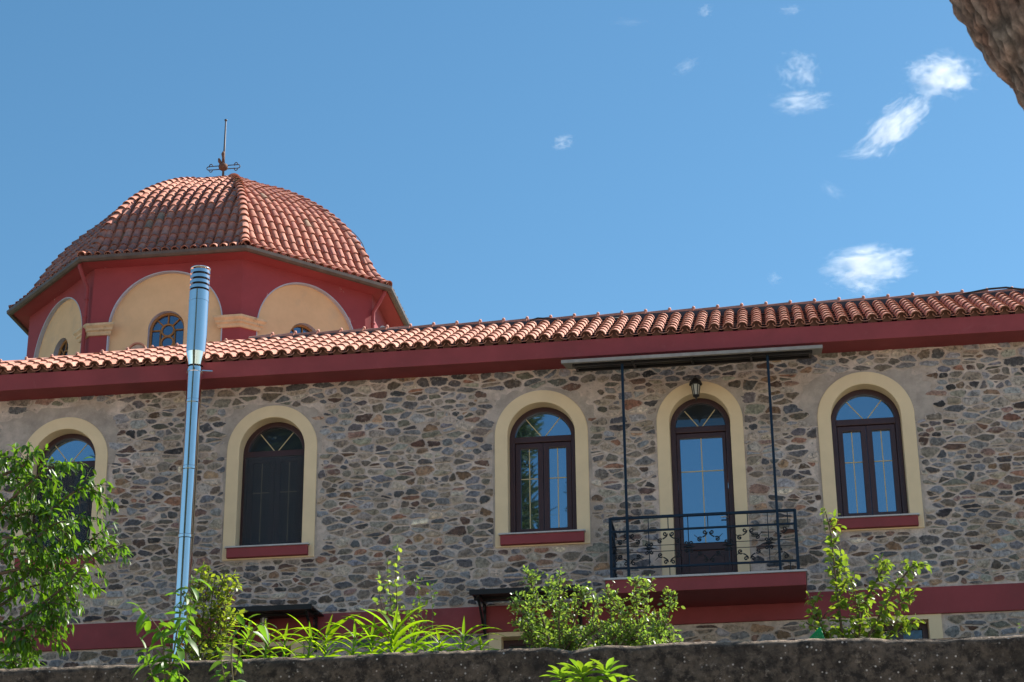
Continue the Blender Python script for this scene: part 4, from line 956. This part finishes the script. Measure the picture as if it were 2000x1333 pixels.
# --- rosette plant before the wall
random.seed(91); ro = thing('rosette_plant', 'bright green plant with lance shaped leaves in front of the wall', 'plant'); fo = MB(); st = MB()
rb = at(1140, 1345, -9.75); gb = Vector((rb.x, rb.y, ground_z(rb.x, rb.y)))
for cx_, cz_, n_, L_ in ((1138, 1322, 22, .27), (1185, 1318, 14, .22), (1098, 1326, 14, .22), (1150, 1350, 18, .25), (1205, 1345, 10, .22)):
    c_ = at(cx_, cz_, -9.75 + random.uniform(-.12, .12)); st.tube(smooth_path([gb, gb.lerp(c_, .55) + rv3(.04), c_]), .010, 6)
    for k in range(n_):
        a = 2.4 * k; e = .15 + 1.1 * (k / n_)
        d = Vector((math.cos(a), math.sin(a), e)).normalized(); leaf(fo, c_ + Vector((0, 0, -.02 + .05 * k / n_)), d, Vector((0, 0, 1)), L_ * random.uniform(.75, 1.15) * (1.1 - .4 * k / n_), .058, lc(.22, .3), .55, .35, shape=(.2, .62, .95, 1., .7, .0))
st.build('stem', M['stem'], ro, smooth=True); fo.build('leaves', M['leaf_rosette'], ro, fixn=False, smooth=True); base_at(ro, gb)
# --- green net
mb = MB(); a, b, c, t_ = at(1566, 1264, -8.70), at(1616, 1264, -8.70), at(1594, 1262, -8.5), at(1602, 1224, -8.66)
for p, q in ((a, b), (b, c), (c, a)):
    for k in range(8):
        mb.tube([p.lerp(q, k / 8), p.lerp(q, k / 8).lerp(t_, .97)], .0028, 4); 
    for k in range(7): mb.tube([p.lerp(t_, k / 7), q.lerp(t_, k / 7)], .0028, 4)
tag(mb.build('garden_net', M['net']), 'small peaked green plastic net under the pear sapling', 'net')

# ================================================================== leaning pine, its trunk at the upper right corner
def bark_trunk(mb, path, rads, nseg=40, seed=0., rough=.06):
    m_ = len(path); x = None; rows = []
    for i in range(m_):
        t = (path[min(i + 1, m_ - 1)] - path[max(i - 1, 0)]).normalized()
        x = (Vector((1, 0, 0)) if x is None else x); x = (x - t * x.dot(t)).normalized(); y = t.cross(x)
        for k in range(nseg):
            a = 2 * PI * k / nseg; dirv = x * math.cos(a) + y * math.sin(a); p = path[i] + dirv * rads[i]
            q = Vector((p.x * 17, p.y * 17, p.z * 9))
            c1 = noise.cell(q * 1.1 + rv0 * 0) if False else 0
            v1 = noise.voronoi(q * 1.25)[0]; e = min((v1[1] - v1[0]) * 2.2, 1.)
            d = rough * (e - .6) + rough * .45 * noise.noise(q * 2.6)
            rows.append(p + dirv * d)
            g = .18 + .82 * e; h = noise.noise(q * .7) ; w_ = noise.noise(q * 2.3)
            col = Vector((.20, .172, .150)).lerp(Vector((.23, .140, .105)), min(max(.5 + h, 0), 1)) * g * (1.15 + .75 * w_)
            mb.v.append(tuple(p + dirv * d)); mb.c.append((max(col.x, .01), max(col.y, .008), max(col.z, .006)))
    b = len(mb.v) - m_ * nseg
    mb.f += [(b + i * nseg + k, b + i * nseg + (k + 1) % nseg, b + (i + 1) * nseg + (k + 1) % nseg, b + (i + 1) * nseg + k) for i in range(m_ - 1) for k in range(nseg)]
def needles(fo, c, n_, L_, rr, nw=.07):
    for _ in range(n_):
        d = rv3(1).normalized(); p = c + d * rr * random.random() ** .5 * Vector((1, 1, .7)).length / 1.57
        dd = (d + Vector((0, 0, .4)) + rv3(.3)).normalized(); x = dd.orthogonal().normalized(); 
        x = (x * math.cos(random.random() * 6) + dd.cross(x) * math.sin(random.random() * 6)); wd = L_ * nw; k = random.uniform(.7, 1.3)
        fo.add([p - x * wd, p + x * wd, p + dd * L_ + x * wd * .3, p + dd * L_ - x * wd * .3], [(0, 1, 2, 3)], (k, k, k))
def pine(name, label, base, top, r0, H, seed, path=None, crown0=.55, spread=3.2, nl=26, rough=.06, hi=False, npc=70, tap=.75, nL=.16, nr=.38):
    random.seed(seed); o = thing(name, label, 'tree', 'pine trees'); mb = MB(); fo = MB()
    pth = path or smooth_path([base, Vector(base).lerp(top, .5) + rv3(.15), top], 14)
    if hi:
        fine = []
        for a, b in zip(pth, pth[1:]):
            n_ = max(1, int((b - a).length / (.022 if 9.0 < a.z < 13.2 else .12))); fine += [a.lerp(b, k / n_) for k in range(n_)]
        pth = fine + [pth[-1]]
    m_ = len(pth); rads = [r0 * (1 - tap * (i / m_) ** 1.3) for i in range(m_)]
    bark_trunk(mb, pth, rads, 120 if hi else 18, rough=rough)
    for k in range(nl):
        i = int(m_ * (crown0 + (1 - crown0) * (k + .5) / nl)); i = min(i, m_ - 1); p = pth[i]; a = 2.4 * k; f_ = 1 - (k / nl) * .75
        d = Vector((math.cos(a), math.sin(a), random.uniform(.1, .5))); l_ = spread * f_ * random.uniform(.65, 1.1)
        br = smooth_path([p, p + d * l_ * .5 + Vector((0, 0, -.05)), p + d * l_ + Vector((0, 0, .25 * l_ * .3))], 5); mb.tube(br, list(np.linspace(rads[i] * .45, .02, len(br))), 6, col=(.12, .08, .06))
        for s_ in np.linspace(.35, 1, 7):
            c = br[min(int(s_ * (len(br) - 1)), len(br) - 1)] + rv3(.25) * (1 if s_ < 1 else .4)
            needles(fo, c, npc, nL, nr, .07 if nL < .2 else .15)
    mb.build('trunk', M['bark'], o, smooth=True, fixn=False); fo.build('crown', M['needle'], o, fixn=False); base_at(o, pth[0]); return o
PY = -18.2
tpts = [at(2640, 1500, PY), at(2400, 760, PY), at(2275, 420, PY), at(2130, 140, PY), at(2048, 38, PY), at(1984, -55, PY), at(1962, -150, PY), at(1970, -330, PY), at(2010, -700, PY), at(1980, -1200, PY), at(1960, -1800, PY)]
g0 = tpts[0].copy(); g0.z = ground_z(g0.x, g0.y) - .1; g0.x += .5
pine('pine_tree', 'thick leaning pine trunk with scaly bark in the upper right corner', None, None, .345, 0, 101, path=smooth_path([g0] + tpts, 8), crown0=.80, spread=1.7, nl=12, rough=.026, hi=True, npc=40, tap=.45)
for x, y, h, sp, sd, lab in ((-6.1, -37., 27.5, 2.0, 103, 'tall pine behind the viewpoint, mirrored in the window left of the balcony'), (-13.2, -36., 31., 4.6, 105, 'broad pine behind the viewpoint, mirrored in the window right of the flue pipe'),
                        (-2.4, -38.5, 22.8, 1.5, 107, 'lower pine behind the viewpoint, mirrored at the foot of the middle window'), (-9.2, -40., 32., 3.6, 109, 'tallest pine behind the viewpoint, mirrored as a dark stripe in the flue pipe'), (-18.5, -38., 26., 3.6, 111, 'pine at the left end of the row behind the viewpoint')):
    pine('pine_tree', lab, Vector((x, y, 0)), Vector((x + .5, y, h)), .32, h, sd, crown0=.3, spread=sp, nl=62, npc=70, nL=.38, nr=.8)

# ================================================================== clouds: small real volumes of vapour, far away
def cloudmat(seed, dens, thr, fr):
    m = bpy.data.materials.new('cloud_vapour'); m.use_nodes = True; t = m.node_tree; L = t.links.new; t.nodes.clear()
    out = nd(t, 'ShaderNodeOutputMaterial'); v = nd(t, 'ShaderNodeVolumePrincipled'); v.inputs['Color'].default_value = (1, 1, 1, 1); v.inputs['Anisotropy'].default_value = .35
    tc = nd(t, 'ShaderNodeTexCoord'); ln = nd(t, 'ShaderNodeVectorMath', operation='LENGTH'); L(tc.outputs['Object'], ln.inputs[0])
    mp = nd(t, 'ShaderNodeVectorMath', operation='ADD'); mp.inputs[1].default_value = (seed * 3.7, seed * 1.3, seed * 7.1); L(tc.outputs['Object'], mp.inputs[0])
    n = nd(t, 'ShaderNodeTexNoise', Scale=fr * 2.1, Detail=9., Roughness=.66); n.inputs['Distortion'].default_value = .5; L(mp.outputs[0], n.inputs['Vector'])
    sq = nd(t, 'ShaderNodeMath', operation='POWER'); L(ln.outputs['Value'], sq.inputs[0]); sq.inputs[1].default_value = 1.6
    k = nd(t, 'ShaderNodeMath', operation='MULTIPLY_ADD'); L(sq.outputs[0], k.inputs[0]); k.inputs[1].default_value = -.34; L(n.outputs[0], k.inputs[2])
    mr = nd(t, 'ShaderNodeMapRange'); L(k.outputs[0], mr.inputs[0]); mr.inputs[1].default_value = thr + .045; mr.inputs[2].default_value = thr + .33; mr.inputs[3].default_value = 0; mr.inputs[4].default_value = dens * .56
    L(mr.outputs[0], v.inputs['Density']); L(v.outputs[0], out.inputs['Volume']); return m
def cloud(px, py, wx, hy, ang, seed, dens, thr, fr, label):
    random.seed(seed); D = 4000.; d = FWD + RGT * ((px - 1000) / 3889.) + UPV * ((666.5 - py) / 3889.); c = CAM + d * D
    bm = bmesh.new(); bmesh.ops.create_icosphere(bm, subdivisions=4, radius=1)
    for v in bm.verts: v.co *= 1.12 + .14 * noise.noise(v.co * 1.7 + Vector((seed, 0, 0)))
    me = bpy.data.meshes.new('cloud'); bm.to_mesh(me); bm.free(); o = bpy.data.objects.new('cloud', me); COL.objects.link(o); me.materials.append(cloudmat(seed, dens, thr, fr))
    k = D / 3889.; a, b = RGT * math.cos(ang) + UPV * math.sin(ang), -RGT * math.sin(ang) + UPV * math.cos(ang); f = a.cross(b)
    sx, sy = wx / 2 * k, hy / 2 * k; sz = min(sx, sy) * .9
    o.matrix_world = Matrix(((a.x * sx, b.x * sy, f.x * sz, c.x), (a.y * sx, b.y * sy, f.y * sz, c.y), (a.z * sx, b.z * sy, f.z * sz, c.z), (0, 0, 0, 1)))
    return tag(o, label, 'cloud', 'small clouds in the blue sky')
for i, c_ in enumerate([(1838, 148, 200, 125, .05, .050, .30, 1.5, 'bright ragged cloud nearest the pine trunk'), (1748, 245, 230, 105, .72, .055, .29, 1.5, 'bright slanting cloud reaching down to the left, below the ragged one'),
        (1690, 300, 160, 40, .1, .035, .33, 1.6, 'thin white streak at the foot of the slanting cloud'), (1562, 140, 130, 140, .9, .030, .37, 1.6, 'thin broken wisp above the flat feathery cloud'), (1566, 200, 170, 70, .1, .045, .32, 1.6, 'flat feathery cloud left of the slanting cloud'),
        (1695, 520, 230, 110, .1, .055, .28, 1.4, 'puffy white cloud just above the roof ridge'), (1690, 562, 130, 60, -.1, .035, .34, 1.6, 'faint lower fringe under the puffy cloud above the roof'), (1101, 278, 70, 48, .3, .040, .33, 1.3, 'lone tiny cloud above the middle of the roof'),
        (1340, 130, 90, 45, .5, .022, .34, 1.6, 'small faint wisp left of the broken wisp'), (1545, 20, 80, 36, 0, .030, .34, 1.5, 'small faint cloud at the top edge, the right one of two'), (1378, 20, 50, 42, .5, .030, .34, 1.4, 'tiny cloud at the top edge, the left one of two'),
        (1626, 372, 90, 45, -.5, .018, .34, 1.6, 'faint small cloud between the slanting cloud and the puffy one'), (1513, 544, 50, 44, 0, .020, .34, 1.4, 'tiny faint cloud left of the puffy cloud above the roof'), (1230, 44, 120, 30, 0, .012, .34, 1.5, 'very faint thin streak high in the middle of the sky')]):
    cloud(*c_[:5], i + 3, *c_[5:])
